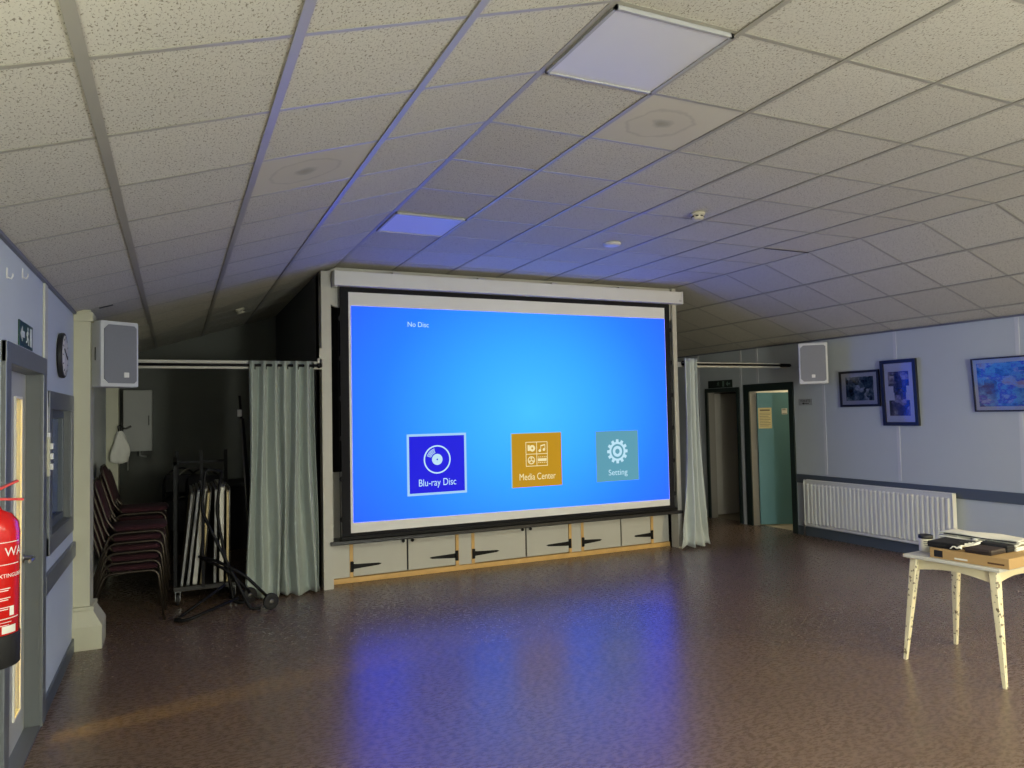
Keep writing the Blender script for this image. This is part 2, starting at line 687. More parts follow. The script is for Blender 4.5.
def copy_tree(o, parent=None):
    c = o.copy()
    col.objects.link(c)
    if parent is not None:
        c.parent = parent
    for ch in list(o.children):
        copy_tree(ch, c)
    return c


def text(body, size, x, z, y, m, parent, name, off=(0, 0, 0), align='CENTER', width=None, ext=0.0006, off_w=0.0):
    """lettering lying in an XZ plane, facing -Y; z is the baseline"""
    cu = bpy.data.curves.new(name, 'FONT')
    cu.body = body
    cu.size = size
    cu.align_x = align
    cu.extrude = ext
    cu.offset = off_w
    o = bpy.data.objects.new(name, cu)
    col.objects.link(o)
    bpy.context.view_layer.update()
    dg = bpy.context.evaluated_depsgraph_get()
    me = bpy.data.meshes.new_from_object(o.evaluated_get(dg))
    bpy.data.objects.remove(o)
    xs = [v.co.x for v in me.vertices]
    k = 1.0
    if width:
        k = width / (max(xs) - min(xs))
    for v in me.vertices:
        a, bb, c = v.co
        v.co = Vector((x + a * k - off[0], y - c - off[1], z + bb - off[2]))
    me.materials.clear()
    me.materials.append(m)
    me.name = name
    ob = bpy.data.objects.new(name, me)
    col.objects.link(ob)
    if parent is not None:
        ob.parent = parent
    return ob


# ---------------------------------------------------------------- room shell
XL, XR = -2.18, 6.12
F0, F1, ZC = 0.0, 4.18, 3.222
TL, TR = math.tan(0.3066), math.tan(0.3233)
YB, YF = -5.8, 8.12


def zceil(x):
    if x < F0:
        return ZC + x * TL
    if x > F1:
        return ZC - (x - F1) * TR
    return ZC


struct('floor', 'mottled brown vinyl hall floor with a soft shine', 'floor', MB().box(XL - 0.3, XR + 0.13, YB, YF + 0.1, -0.1, 0), M_floor)

# ceiling: one folded sheet, UVs in tile units
bm = bmesh.new()
uvl = bm.loops.layers.uv.new('UVMap')
cl, cr_ = math.cos(0.3066), math.cos(0.3233)


def u_of(x):
    if x < F0:
        return x / cl / 0.5978
    if x > F1:
        return 7 + (x - F1) / cr_ / 0.5978
    return x / (4.18 / 7)


xs = [XL - 0.05, F0, F1, XR + 0.05]
low = [[bm.verts.new((x, y, zceil(x))) for y in (YB, YF + 0.1)] for x in xs]
top = [[bm.verts.new((x, y, zceil(x) + 0.05)) for y in (YB, YF + 0.1)] for x in xs]
for i in range(3):
    for rows, rev in ((low, True), (top, False)):
        q = [rows[i][0], rows[i + 1][0], rows[i + 1][1], rows[i][1]]
        f = bm.faces.new(q[::-1] if rev else q)
        for lp in f.loops:
            lp[uvl].uv = (u_of(lp.vert.co.x) - (0.0001 if False else 0), lp.vert.co.y / 0.6)
for rows in (0, 3):
    q = [low[rows][0], low[rows][1], top[rows][1], top[rows][0]]
    bm.faces.new(q)
for k in (0, 1):
    for i in range(3):
        bm.faces.new([low[i][k], low[i + 1][k], top[i + 1][k], top[i][k]])
me = bpy.data.meshes.new('ceiling')
bm.to_mesh(me)
bm.free()
me.materials.append(M_ceil)
o = bpy.data.objects.new('ceiling', me)
col.objects.link(o)
tag(o, 'suspended ceiling of fissured mineral tiles, flat in the middle and sloping down both sides', 'ceiling', kind='structure')

# ceiling grid
mb = MB()
Y0g, Y1g = YB, YF
for i in range(0, 8):
    x = i * 4.18 / 7
    wd = 0.013
    mb.box(x - wd, x + wd, Y0g, Y1g, ZC - 0.007, ZC - 0.0005)
for k in range(1, 4):
    x = -k * 0.5978 * cl
    R = Matrix.Rotation(-math.atan(TL), 3, 'Y')
    z = zceil(x)
    wd = 0.017
    mb.box(x - wd, x + wd, Y0g, Y1g, z - 0.008, z - 0.0015, rot=R, about=(x, 0, z))
    x = F1 + k * 0.5978 * cr_
    z = zceil(x)
    R = Matrix.Rotation(math.atan(TR), 3, 'Y')
    mb.box(x - 0.012, x + 0.012, Y0g, Y1g, z - 0.008, z - 0.0015, rot=R, about=(x, 0, z))
j = -9
while j * 0.6 < YF:
    y = j * 0.6
    h = 0.010
    mb.box(F0, F1, y - h, y + h, ZC - 0.003, ZC - 0.0005)
    for (xa, xb, t) in ((XL, F0, TL), (F1, XR, -TR)):
        za, zb = zceil(xa), zceil(xb)
        vs_ = [(xa, y - h, za - 0.003), (xb, y - h, zb - 0.003), (xb, y + h, zb - 0.003), (xa, y + h, za - 0.003),
               (xa, y - h, za - 0.001), (xb, y - h, zb - 0.001), (xb, y + h, zb - 0.001), (xa, y + h, za - 0.001)]
        mb._faces(vs_, [(0, 1, 2, 3), (4, 7, 6, 5), (0, 4, 5, 1), (2, 6, 7, 3), (1, 5, 6, 2), (0, 3, 7, 4)])
    j += 1
struct('trim_1', 'white metal grid carrying the ceiling tiles', 'ceiling grid', mb, M_tbar)
# wall angle along the eaves
mb = MB()
mb.box(XL, XL + 0.02, YB, YF, zceil(XL) - 0.018, zceil(XL) - 0.001)
mb.box(XR - 0.02, XR, YB, YF, zceil(XR) - 0.018, zceil(XR) - 0.001)
struct('trim_2', 'thin grey wall angle where the sloping ceiling meets the side walls', 'ceiling trim', mb, mat('wall_angle', rgb(110, 112, 118), 0.5, 0.04))

# left wall with a door opening and a window opening
DL0, DL1, DLT = 1.13, 2.06, 1.985
WL0, WL1, WLB, WLT = 2.37, 3.29, 1.01, 1.79
XW = -2.43
zl = zceil(XL) + 0.03
mb = MB()
mb.box(XW, XL, YB, DL0, 0, zl)
mb.box(XW, XL, DL0, DL1, DLT, zl)
mb.box(XW, XL, DL1, WL0, 0, zl)
mb.box(XW, XL, WL0, WL1, 0, WLB)
mb.box(XW, XL, WL0, WL1, WLT, zl)
mb.box(XW, XL, WL1, YF, 0, zl)
struct('wall_left', 'pale blue-grey painted left wall of the hall', 'wall', mb, M_wall_l)

# right wall with two door openings
D2a, D2b, D2t = 4.60, 5.38, 1.955
D3a, D3b, D3t = 5.62, 6.29, 1.965
zr = zceil(XR) + 0.03
mb = MB()
XRo = XR + 0.12
mb.box(XR, XRo, YB, D2a, 0, zr)
mb.box(XR, XRo, D2a, D2b, D2t, zr)
mb.box(XR, XRo, D2b, D3a, 0, zr)
mb.box(XR, XRo, D3a, D3b, D3t, zr)
mb.box(XR, XRo, D3b, YF, 0, zr)
struct('wall_right', 'pale blue-grey painted right wall of the hall', 'wall', mb, M_wall)
mb = MB()
for y in (4.03, 2.98, 1.62, 0.4, -0.8):
    mb.box(XR - 0.004, XR, y - 0.02, y + 0.02, 0.82, zr - 0.04)
for y in (2.98, 1.62, 0.4):
    mb.box(XR - 0.004, XR, y - 0.02, y + 0.02, 0.1, 0.69)
for y in (5.20, 6.50, 5.54):
    mb.box(XR - 0.006, XR, y - 0.022, y + 0.022, 0.0 if y != 5.2 else 2.06, zr - 0.04)
struct('trim_3', 'narrow upright cover strips over the panel joints of the right wall', 'wall strip', mb, mat('strip_paint', rgb(196, 198, 200), 0.5, 0.03))
mb = MB()
mb.box(XR - 0.022, XR, YB, 4.52, 0.69, 0.805, 0.004)
struct('trim_4', 'dark blue-grey dado rail along the right wall above the radiator', 'dado rail', mb, M_trim_d)
mb = MB()
mb.box(XR - 0.02, XR, YB, 4.52, 0, 0.12, 0.004)
struct('baseboard_right', 'dark blue-grey skirting board along the right wall', 'baseboard', mb, M_trim_d)

# back and rear walls
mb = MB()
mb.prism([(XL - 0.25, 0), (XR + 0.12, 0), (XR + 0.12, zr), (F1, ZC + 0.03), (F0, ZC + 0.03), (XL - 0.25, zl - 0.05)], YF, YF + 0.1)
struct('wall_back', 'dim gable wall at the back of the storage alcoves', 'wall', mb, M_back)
mb = MB()
mb.prism([(XL - 0.25, 0), (XR + 0.12, 0), (XR + 0.12, zr), (F1, ZC + 0.03), (F0, ZC + 0.03), (XL - 0.25, zl - 0.05)], YB - 0.1, YB)
struct('wall_front', 'plain painted wall behind the camera', 'wall', mb, M_wall)

# left wall trims: dado, skirting, cover strip
mb = MB()
mb.box(XL, XL + 0.022, 2.155, 3.52, 0.70, 0.81, 0.004)
mb.box(XL, XL + 0.022, YB, 1.04, 0.70, 0.81, 0.004)
struct('trim_5', 'dark blue-grey dado rail on the left wall beneath the window', 'dado rail', mb, M_trim)
mb = MB()
mb.box(XL, XL + 0.015, 2.155, 3.52, 0, 0.10, 0.003)
struct('baseboard_left', 'dark blue-grey skirting board on the left wall beside the door', 'baseboard', mb, M_trim_d)
mb = MB()
mb.box(XL, XL + 0.012, 2.13, 2.24, 2.07, zl - 0.05, 0.003)
struct('trim_6', 'cream cover strip running up the left wall from the door frame corner', 'wall strip', mb, mat('pale_strip', rgb(188, 188, 176), 0.5, 0.03))

# pillars on the left wall


def pillar(name, label, y0, y1, xo, plinth=True):
    mb = MB()
    zt = zceil(XL + 0.1) - 0.01
    mb.box(XL - 0.001, xo, y0, y1, 0.0, zt)
    mb.box(XL - 0.001, xo + 0.018, y0 - 0.018, y1, zt - 0.09, zt - 0.02, 0.006)
    if plinth:
        p = 0.085
        mb.box(XL - 0.001, xo + p, y0 - 0.05, y1 + 0.03, 0.0, 0.17)
        # sloping shoulder of the plinth
        a = (xo + p, y0 - 0.05, y1 + 0.03)
        b_ = (xo + 0.02, y0 - 0.018, y1)
        vs_ = [(XL - 0.001, a[1], .17), (a[0], a[1], .17), (a[0], a[2], .17), (XL - 0.001, a[2], .17),
               (XL - 0.001, b_[1], .29), (b_[0], b_[1], .29), (b_[0], b_[2], .29), (XL - 0.001, b_[2], .29)]
        mb._faces(vs_, [(0, 3, 2, 1), (4, 5, 6, 7), (0, 1, 5, 4), (1, 2, 6, 5), (2, 3, 7, 6), (3, 0, 4, 7)])
        mb.box(XL - 0.001, xo + 0.03, y0 - 0.028, y1 + 0.01, 0.285, 0.315, 0.008)
    struct(name, label, 'pillar', mb, M_cream)


pillar('trim_7', 'cream painted pillar with a wide moulded plinth beside the left window', 3.55, 3.80, -2.07)
pillar('trim_8', 'cream pillar in the dark storage alcove behind the stacked chairs', 6.40, 6.62, -2.06, False)

# ---------------------------------------------------------------- left door
d1 = struct_root('door_1', 'grey framed left door with a tall narrow glass panel glowing yellow', 'door', (XL, 1.595, 0))
O1 = (XL, 1.595, 0)
mb = MB(O1)
fw_ = 0.10
mb.box(XL - 0.001, XL + 0.02, DL0 - fw_, DL0 + 0.012, 0, DLT + 0.085, 0.004)
mb.box(XL - 0.001, XL + 0.02, DL1 - 0.012, DL1 + fw_, 0, DLT + 0.085, 0.004)
mb.box(XL - 0.001, XL + 0.021, DL0 - fw_, DL1 + fw_, DLT - 0.012, DLT + 0.085, 0.004)
mb.box(XW, XL, DL0, DL0 + 0.012, 0, DLT)
mb.box(XW, XL, DL1 - 0.012, DL1, 0, DLT)
mb.box(XW, XL, DL0, DL1, DLT - 0.012, DLT)
mb.box(XW + 0.03, XL - 0.115, DL0, DL0 + 0.03, 0, DLT)
mb.box(XW + 0.03, XL - 0.115, DL1 - 0.03, DL1, 0, DLT)
mb.build('door_frame', M_trim, d1)
GY0, GY1, GZ0, GZ1 = 1.74, 1.90, 0.17, 1.83
xl0, xl1 = XL - 0.112, XL - 0.068
mb = MB(O1)
mb.box(xl0, xl1, DL0 + 0.015, GY0, 0.01, DLT - 0.015)
mb.box(xl0, xl1, GY1, DL1 - 0.015, 0.01, DLT - 0.015)
mb.box(xl0, xl1, GY0, GY1, 0.01, GZ0)
mb.box(xl0, xl1, GY0, GY1, GZ1, DLT - 0.015)
leaf = mb.build('door_leaf', mat('grey_door_paint', rgb(172, 172, 164), 0.45, 0.03), d1)
mb = MB(O1)
for (a, b_, c, d) in ((GY0 - 0.012, GY0, GZ0 - 0.012, GZ1 + 0.012), (GY1, GY1 + 0.012, GZ0 - 0.012, GZ1 + 0.012), (GY0, GY1, GZ0 - 0.012, GZ0), (GY0, GY1, GZ1, GZ1 + 0.012)):
    mb.box(xl1 - 0.002, xl1 + 0.008, a, b_, c, d)
mb.build('glazing_bead', M_paper, leaf)
mb = MB(O1)
mb.box(XL - 0.093, XL - 0.087, GY0 - 0.003, GY1 + 0.003, GZ0 - 0.003, GZ1 + 0.003)
mb.build('glass_pane', M_glass, leaf)
mb = MB(O1)
mb.lathe([(0.026, 0), (0.026, 0.008), (0.012, 0.010), (0.010, 0.05)], 16, 'X', (xl1, 1.985, 0.955))
mb.tube([(xl1 + 0.045, 1.985, 0.955), (xl1 + 0.052, 1.97, 0.955), (xl1 + 0.052, 1.86, 0.952)], 0.009)
h = mb.build('door_handle', M_chrome, leaf)
h['label'] = 'silver lever handle'
mb = MB(O1)
mb.box(XW, XL + 0.012, DL0, DL1, 0.0, 0.012, 0.003)
mb.build('threshold_strip', M_alu, d1)

# corridor behind the left door
mb = MB()
mb.box(-4.8, XW, 0.2, 0.3, 0, 2.6)
mb.box(-4.8, XW, 2.28, 2.35, 0, 2.6)
mb.box(-4.9, -4.8, 0.2, 2.35, 0, 2.6)
mb.box(-4.8, XW, 0.2, 2.35, 2.55, 2.6)
mb.box(-4.8, XW + 0.02, 0.2, 2.35, -0.05, 0.0)
struct('wall_corridor', 'pale yellow corridor walls seen through the door glass', 'wall', mb, mat('corridor_paint', rgb(232, 214, 120), 0.6, 0.03))

# ---------------------------------------------------------------- left window
w1 = struct_root('window_1', 'window with a blue reflection coloured into its glass and a blue-grey frame in the left wall', 'window', (XL, 2.83, 0.9))
O2 = (XL, 2.83, 0.9)
mb = MB(O2)
mb.box(XL - 0.001, XL + 0.02, WL0 - 0.105, WL0 + 0.01, WLB - 0.10, WLT + 0.10, 0.004)
mb.box(XL - 0.001, XL + 0.02, WL1 - 0.01, WL1 + 0.11, WLB - 0.10, WLT + 0.10, 0.004)
mb.box(XL - 0.001, XL + 0.021, WL0 - 0.105, WL1 + 0.11, WLT - 0.01, WLT + 0.10, 0.004)
mb.box(XL - 0.001, XL + 0.021, WL0 - 0.105, WL1 + 0.11, WLB - 0.10, WLB + 0.01, 0.004)
for a in (WL0, WL1 - 0.012):
    mb.box(XL - 0.12, XL, a, a + 0.012, WLB, WLT)
for a in (WLB, WLT - 0.012):
    mb.box(XL - 0.12, XL, WL0, WL1, a, a + 0.012)
mb.build('window_frame', M_trim, w1)
mb = MB(O2)
mb.box(XL - 0.075, XL - 0.06, WL0 + 0.01, WL1 - 0.01, WLB + 0.01, WLT - 0.01)
mb.build('window_glass', M_dglass, w1)
mb = MB(O2)
for (a, b_) in ((WL0 + 0.01, WL0 + 0.06), (WL1 - 0.06, WL1 - 0.01)):
    mb.box(XL - 0.062, XL - 0.03, a, b_, WLB + 0.01, WLT - 0.01, 0.003)
for (a, b_) in ((WLB + 0.01, WLB + 0.06), (WLT - 0.06, WLT - 0.01)):
    mb.box(XL - 0.062, XL - 0.03, WL0 + 0.05, WL1 - 0.05, a, b_, 0.003)
mb.build('casement', M_trim_d, w1)

# ---------------------------------------------------------------- right doors


def frame_on_right(mb, a, b_, t, w_, wt, far=None):
    far = w_ if far is None else far
    mb.box(XR - 0.02, XR + 0.001, a - w_, a + 0.015, 0, t + wt, 0.004)
    mb.box(XR - 0.02, XR + 0.001, b_ - 0.015, b_ + far, 0, t + wt, 0.004)
    mb.box(XR - 0.021, XR + 0.001, a - w_, b_ + far, t - 0.015, t + wt, 0.004)


def lining(off, a, b_, t, parent):
    mb = MB(off)
    mb.box(XR, XRo, a, a + 0.015, 0, t)
    mb.box(XR, XRo, b_ - 0.015, b_, 0, t)
    mb.box(XR, XRo, a, b_, t - 0.015, t)
    mb.build('door_lining', mat('lining_paint', rgb(150, 144, 132), 0.5, 0.04), parent)


d2 = struct_root('door_2', 'green door standing ajar in its dark green frame, light showing behind it', 'door', (XR, 4.99, 0))
O3 = (XR, 4.99, 0)
mb = MB(O3)
frame_on_right(mb, D2a, D2b, D2t, 0.07, 0.09, 0.10)
mb.build('door_frame', M_green_d, d2)
lining(O3, D2a, D2b, D2t, d2)
hx, hy = XRo - 0.01, D2b - 0.02
ang = math.radians(-24)
RL = Matrix.Translation((hx, hy, 0)) @ Matrix.Rotation(ang, 4, 'Z')
mb = MB(O3)
mb.box(0.0, 0.75, -0.042, 0.0, 0.012, 1.92, 0.003)
mb.xform(RL)
leaf2 = mb.build('door_leaf', M_green, d2)
mb = MB(O3)
mb.tube([(0.69, -0.05, 0.98), (0.69, -0.09, 0.98), (0.58, -0.09, 0.98)], 0.009)
mb.xform(RL)
mb.build('door_handle', M_chrome, leaf2)
d3 = struct_root('door_3', 'dark open doorway left of the green door', 'door', (XR, 5.96, 0))
O4 = (XR, 5.96, 0)
mb = MB(O4)
frame_on_right(mb, D3a, D3b, D3t, 0.045, 0.05)
mb.build('door_frame', M_green_d, d3)
lining(O4, D3a, D3b, D3t, d3)
mb = MB(O4)
mb.box(XRo + 0.02, XRo + 0.78, D3b + 0.10, D3b + 0.14, 0.02, 1.94, 0.003)
mb.build('door_leaf', mat('dim_grey_door', rgb(186, 180, 168), 0.5, 0.04), d3)

# lobby spaces behind the right wall
mb = MB()
mb.box(XRo, 9.0, 3.9, 4.0, 0, 2.6)
mb.box(XRo, 9.0, 5.46, 5.56, 0, 2.6)
mb.box(8.9, 9.0, 4.0, 5.46, 0, 2.6)
mb.box(XRo, 9.0, 3.9, 5.56, 2.55, 2.62)
struct('wall_lobby', 'cream walls of the lit lobby behind the green door', 'wall', mb, M_lobby)
mb = MB()
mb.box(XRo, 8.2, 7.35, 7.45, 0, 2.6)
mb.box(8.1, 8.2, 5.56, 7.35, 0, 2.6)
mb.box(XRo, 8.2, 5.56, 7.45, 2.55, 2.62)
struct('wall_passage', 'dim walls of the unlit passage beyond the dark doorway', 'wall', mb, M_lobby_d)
mb = MB()
mb.box(XR + 0.13, 9.0, 3.9, 7.45, -0.08, -0.001)
mb.mi = 0
struct('floor_lobby', 'floor of the lobby and passage behind the right wall', 'floor', mb, mat('lobby_vinyl', rgb(176, 164, 140), 0.5, 0.06, 8))

# ---------------------------------------------------------------- stage
SX0, SX1, SY = -0.16, 4.19, 4.56
ST = 4.72
mb = MB()
mb.box(SX0, SX0 + 0.06, SY + 0.1, YF, 0, 3.2)
mb.box(SX1 - 0.06, SX1, SY + 0.1, YF, 0, 3.1)
o = struct('wall_stage', 'dark side walls of the raised stage', 'wall', mb, M_stage_side)
# proscenium posts and header with curved brackets
mb = MB()
zt0 = zceil(SX0) - 0.012
PX = SX0 + 0.095
mb.box(SX0, PX, SY - 0.04, ST + 0.1, 0, zt0)
mb.box(SX1 - 0.06, SX1, SY - 0.04, ST + 0.1, 0, zceil(SX1) - 0.012)
mb.prism([(SX0, zt0 - 0.02), (F0, ZC - 0.012), (F1, ZC - 0.012), (SX1, zceil(SX1) - 0.012), (SX1, 3.02), (SX0, 3.02)], SY + 0.0, SY + 0.06)
# curved bracket boards
for sx, d in ((PX - 0.01, 1), (SX1 - 0.055, -1)):
    poly = [(sx, 3.03)]
    L_ = 0.10 if d > 0 else 0.05
    poly += [(sx + d * L_, 3.03)]
    for k in range(9):
        t = k / 8
        poly.append((sx + d * L_ * (1 - t) ** 1.0, 2.80 - 0.06 * math.sin(t * PI / 2) + 0.10 * t))
    mb.prism(poly if d > 0 else poly[::-1], SY - 0.02, SY + 0.03)
struct('trim_9', 'cream proscenium posts and header board framing the stage', 'proscenium', mb, M_stage)
# stage front panels (fixed parts between the cupboards)
mb = MB()
pan = [(PX, 0.135), (1.325, 1.475), (2.73, 2.865), (3.885, SX1 - 0.055)]
for a, b_ in pan:
    mb.box(a, b_, ST, ST + 0.03, 0.055, 0.43)
mb.box(PX, 0.09, ST + 0.02, ST + 0.05, 0.46, 1.13)
mb.box(PX, SX1 - 0.06, ST + 0.04, ST + 0.06, 0.0, 0.45)
struct('trim_10', 'cream fixed panels of the stage front between the cupboard doors', 'stage front', mb, M_stage)
mb = MB()
mb.box(PX, SX1 - 0.06, ST - 0.025, ST + 0.03, 0.0, 0.052, 0.004)
for x in (0.135, 1.29, 1.475, 2.70, 2.865, 3.86):
    mb.box(x, x + 0.035, ST - 0.008, ST + 0.03, 0.052, 0.43)
struct('trim_11', 'bare pine batten along the foot of the stage front', 'batten', mb, M_wood)
mb = MB()
mb.box(PX - 0.03, SX1 + 0.0, 4.49, ST + 0.15, 0.425, 0.462, 0.006)
struct('trim_12', 'black nosing along the front edge of the stage', 'stage edge', mb, mat('black_nosing', rgb(30, 30, 32), 0.4, 0.06))
# stage floor and interior
mb = MB()
mb.box(PX, SX1 - 0.06, ST + 0.15, YF, 0.38, 0.44)
struct('floor_stage', 'stage floor hidden behind the black drapes', 'floor', mb, M_wood)

# black stage drapes


def drape(name, label, x0, x1, z0, z1, y, m, folds=7, amp=0.03, seed=0, seg=90):
    rnd = random.Random(seed)
    ph = [rnd.uniform(0, 6.28) for _ in range(4)]
    off = ((x0 + x1) / 2, y, z0)
    mb = MB(off)

    def fn(u, v):
        a = amp * (0.6 + 0.4 * v)
        yy = y + a * math.sin(2 * PI * folds * u + ph[0]) + 0.35 * a * math.sin(2 * PI * folds * 2.3 * u + ph[1]) + 0.2 * a * math.sin(5 * v + 9 * u + ph[2])
        return (x0 + (x1 - x0) * u, yy, z1 + (z0 - z1) * v)
    mb.grid(fn, seg, 16)
    o = mb.build(name, m, None, 0.004)
    return tag(o, label, 'curtain')


drape('stage_drape', 'black stage drape hanging behind the projection screen', PX + 0.01, SX1 - 0.08, 0.47, 3.0, 4.80, M_blackcloth, 22, 0.03, 3, 260)

# cupboards under the stage
CUP = [((0.17, 0.745), (0.755, 1.29)), ((1.51, 2.14), (2.15, 2.70)), ((2.90, 3.42), (3.43, 3.86))]
CLAB = ['low white stage cupboard under the left end of the screen', 'middle low white cupboard in the stage front',
        'low white stage cupboard under the right end of the screen']
for ci, (A, B) in enumerate(CUP):
    cx = (A[0] + B[1]) / 2
    off = (cx, ST, 0.055)
    t = thing('stage_cupboard', CLAB[ci], 'cupboard', off, 0, 'cupboards in the stage front')
    mb = MB(off)
    mb.box(A[0], B[1], ST + 0.022, ST + 0.036, 0.06, 0.425)
    mb.build('carcass', M_ink, t)
    for di, (a, b_) in enumerate((A, B)):
        mb = MB(off)
        mb.box(a + 0.004, b_ - 0.004, ST, ST + 0.02, 0.062, 0.422, 0.002)
        dr = mb.build('cupboard_door', M_stage, t)
        # black strap (T) hinge at the outer edge
        s = 1 if di == 0 else -1
        xe = a if di == 0 else b_
        zc = 0.16
        mb = MB(off)
        ln_ = 0.30 if ci < 2 else 0.25
        poly = [(xe, zc - 0.026), (xe + s * 0.04, zc - 0.024), (xe + s * ln_ * 0.9, zc - 0.009), (xe + s * ln_, zc + 0.004),
                (xe + s * ln_ * 0.9, zc + 0.013), (xe + s * 0.04, zc + 0.022), (xe, zc + 0.026)]
        mb.prism(poly, ST - 0.005, ST - 0.0005)
        mb.box(min(xe, xe - s * 0.03), max(xe, xe - s * 0.03), ST - 0.012, ST - 0.004, zc - 0.055, zc + 0.055, 0.002)
        mb.tube([(xe, ST - 0.008, zc - 0.05), (xe, ST - 0.008, zc + 0.05)], 0.007)
        mb.build('strap_hinge', M_black, dr)
        if ci < 2:
            xk = b_ - 0.045 if di == 0 else a + 0.045
            mb = MB(off)
            mb.lathe([(0.006, 0.0), (0.006, -0.012), (0.017, -0.016), (0.017, -0.026), (0.010, -0.03)], 14, 'Y', (xk, ST, 0.375))
            mb.build('knob', M_black, dr)

# ---------------------------------------------------------------- projection screen
SYc = 4.47
kf = (SYc + 2.834) / (4.5 + 2.834)


def SXc(x):
    return -1.482 + (x + 1.482) * kf


def SZc(z):
    return 1.70 + (z - 1.70) * kf


OS = (2.05, SYc, 0.47)
ps = thing('projection_screen', 'large pull-down projection screen showing a blue disc player menu', 'projection screen', OS)
mb = MB(OS)
mb.box(-0.035, 4.18, SYc - 0.085, SYc + 0.075, SZc(3.005), SZc(3.152), 0.008)
hs = mb.build('roller_housing', M_white, ps)
mb = MB(OS)
for a, b_ in ((-0.055, -0.034), (4.179, 4.197)):
    mb.box(a, b_, SYc - 0.09, SYc + 0.08, SZc(3.0), SZc(3.158), 0.006)
build_each(mb, 'end_cap', M_white, hs)
mb = MB(OS)
mb.box(4.14, 4.17, SYc - 0.0875, SYc - 0.0845, SZc(3.03), SZc(3.05))
for x in (0.55, 1.5, 2.4, 3.3):
    mb.box(x, x + 0.08, SYc - 0.04, SYc + 0.04, SZc(3.152), SZc(3.175))
build_each(mb, 'mounting_clip', M_chrome, hs)
bl, br, bz0, bz1 = SXc(0.02), SXc(4.07), SZc(0.495), SZc(3.01)
wl, wr, wz0, wz1 = SXc(0.105), SXc(3.995), SZc(0.535), SZc(2.955)
mb = MB(OS)
mb.box(bl, wl, SYc - 0.002, SYc + 0.002, bz0, bz1)
mb.box(wr, br, SYc - 0.002, SYc + 0.002, bz0, bz1)
mb.box(wl, wr, SYc - 0.002, SYc + 0.002, wz1, bz1)
mb.box(wl, wr, SYc - 0.002, SYc + 0.002, bz0, wz0)
# scalloped outer edge tabs that carry the side tension cords
for s, xe in ((-1, bl), (1, br)):
    z = bz0 + 0.18
    while z < bz1 - 0.1:
        mb.prism([(xe, z - 0.03), (xe + s * 0.022, z - 0.012), (xe + s * 0.022, z + 0.012), (xe, z + 0.03)], SYc - 0.002, SYc + 0.002)
        z += 0.40
mb.build('black_border', M_blackcloth, ps)
mb = MB(OS)
for s, xe in ((-1, bl - 0.018), (1, br + 0.018)):
    mb.tube([(xe, SYc, bz0), (xe, SYc, bz1)], 0.003, 6)
build_each(mb, 'tension_cord', M_black, ps)
mb = MB(OS)
mb.box(wl, wr, SYc - 0.0018, SYc + 0.002, wz0, wz1)
mb.build('screen_fabric', M_screenw, ps)
mb = MB(OS)
mb.box(SXc(0.0), SXc(4.10), SYc - 0.022, SYc + 0.022, SZc(0.465), SZc(0.505), 0.01)
mb.build('bottom_bar', M_black, ps)
# the picture
YP = SYc - 0.004
il, ir = SXc(0.132), SXc(3.988)
iz0, iz1 = SZc(0.625), SZc(2.815)
mb = MB(OS)
mb.prism([(il, SZc(0.637)), (ir, SZc(0.614)), (ir, SZc(2.817)), (il, SZc(2.814))], YP, YP + 0.0015)
pic = mb.build('projected_picture', picture_light_mat(), ps)
E_white = emat('projected_white', rgb(196, 236, 255), PICK * 0.9)
E_edge = emat('projected_pale_blue', rgb(168, 214, 252), PICK * 0.9)
E_ind = emat('projected_indigo', rgb(28, 26, 236), PICK * 0.85)
E_or = emat('projected_orange', rgb(200, 150, 24), PICK * 0.85)
E_or_l = emat('projected_pale_orange', rgb(236, 208, 130), PICK * 0.9)
E_teal = emat('projected_teal', rgb(98, 166, 188), PICK * 0.85)
text('No Disc', 0.075, SXc(0.715), SZc(2.622), YP - 0.0007, E_white, ps, 'status_text', OS, 'LEFT', SXc(0.945) - SXc(0.715))


def tile(x0, x1, z0, z1, m, cap, capz, capw, border=None):
    x0, x1, z0, z1 = SXc(x0), SXc(x1), SZc(z0), SZc(z1)
    mb = MB(OS)
    mb.box(x0, x1, YP - 0.0012, YP, z0, z1)
    t_ = mb.build('menu_tile', m, ps)
    if border:
        b = border
        mb = MB(OS)
        for q in ((x0 - b, x0, z0 - b, z1 + b), (x1, x1 + b, z0 - b, z1 + b), (x0, x1, z0 - b, z0), (x0, x1, z1, z1 + b)):
            mb.box(q[0], q[1], YP - 0.0014, YP, q[2], q[3])
        mb.build('tile_border', E_edge, t_)
    text(cap, 0.105 if cap != 'Setting' else 0.095, (x0 + x1) / 2, SZc(capz), YP - 0.0019, E_white if cap != 'Media Center' else emat('projected_cream', rgb(250, 236, 180), PICK * 0.9), t_, 'tile_caption', OS, 'CENTER', capw, 0.0005, 0.0)
    return t_, (x0 + x1) / 2


ta, tax = tile(0.715, 1.325, 0.885, 1.475, E_ind, 'Blu-ray Disc', 0.955, 0.41, 0.024)
y1_, y0_ = YP - 0.0013, YP - 0.002
mb = MB(OS)
cxx, czz = SXc(1.02), SZc(1.228)
mb.ring(cxx, czz, 0.134, 0.149, y0_, y1_)
mb.ring(cxx, czz, 0.009, 0.058, y0_, y1_)
for r in (0.072, 0.085, 0.098, 0.111):
    mb.ring(cxx, czz, r, r + 0.007, y0_, y1_, math.radians(105), math.radians(162), 10)
mb.build('tile_icon', E_white, ta)
tb, tbx = tile(1.885, 2.508, 0.872, 1.468, E_or, 'Media Center', 0.952, 0.45)
mb = MB(OS)
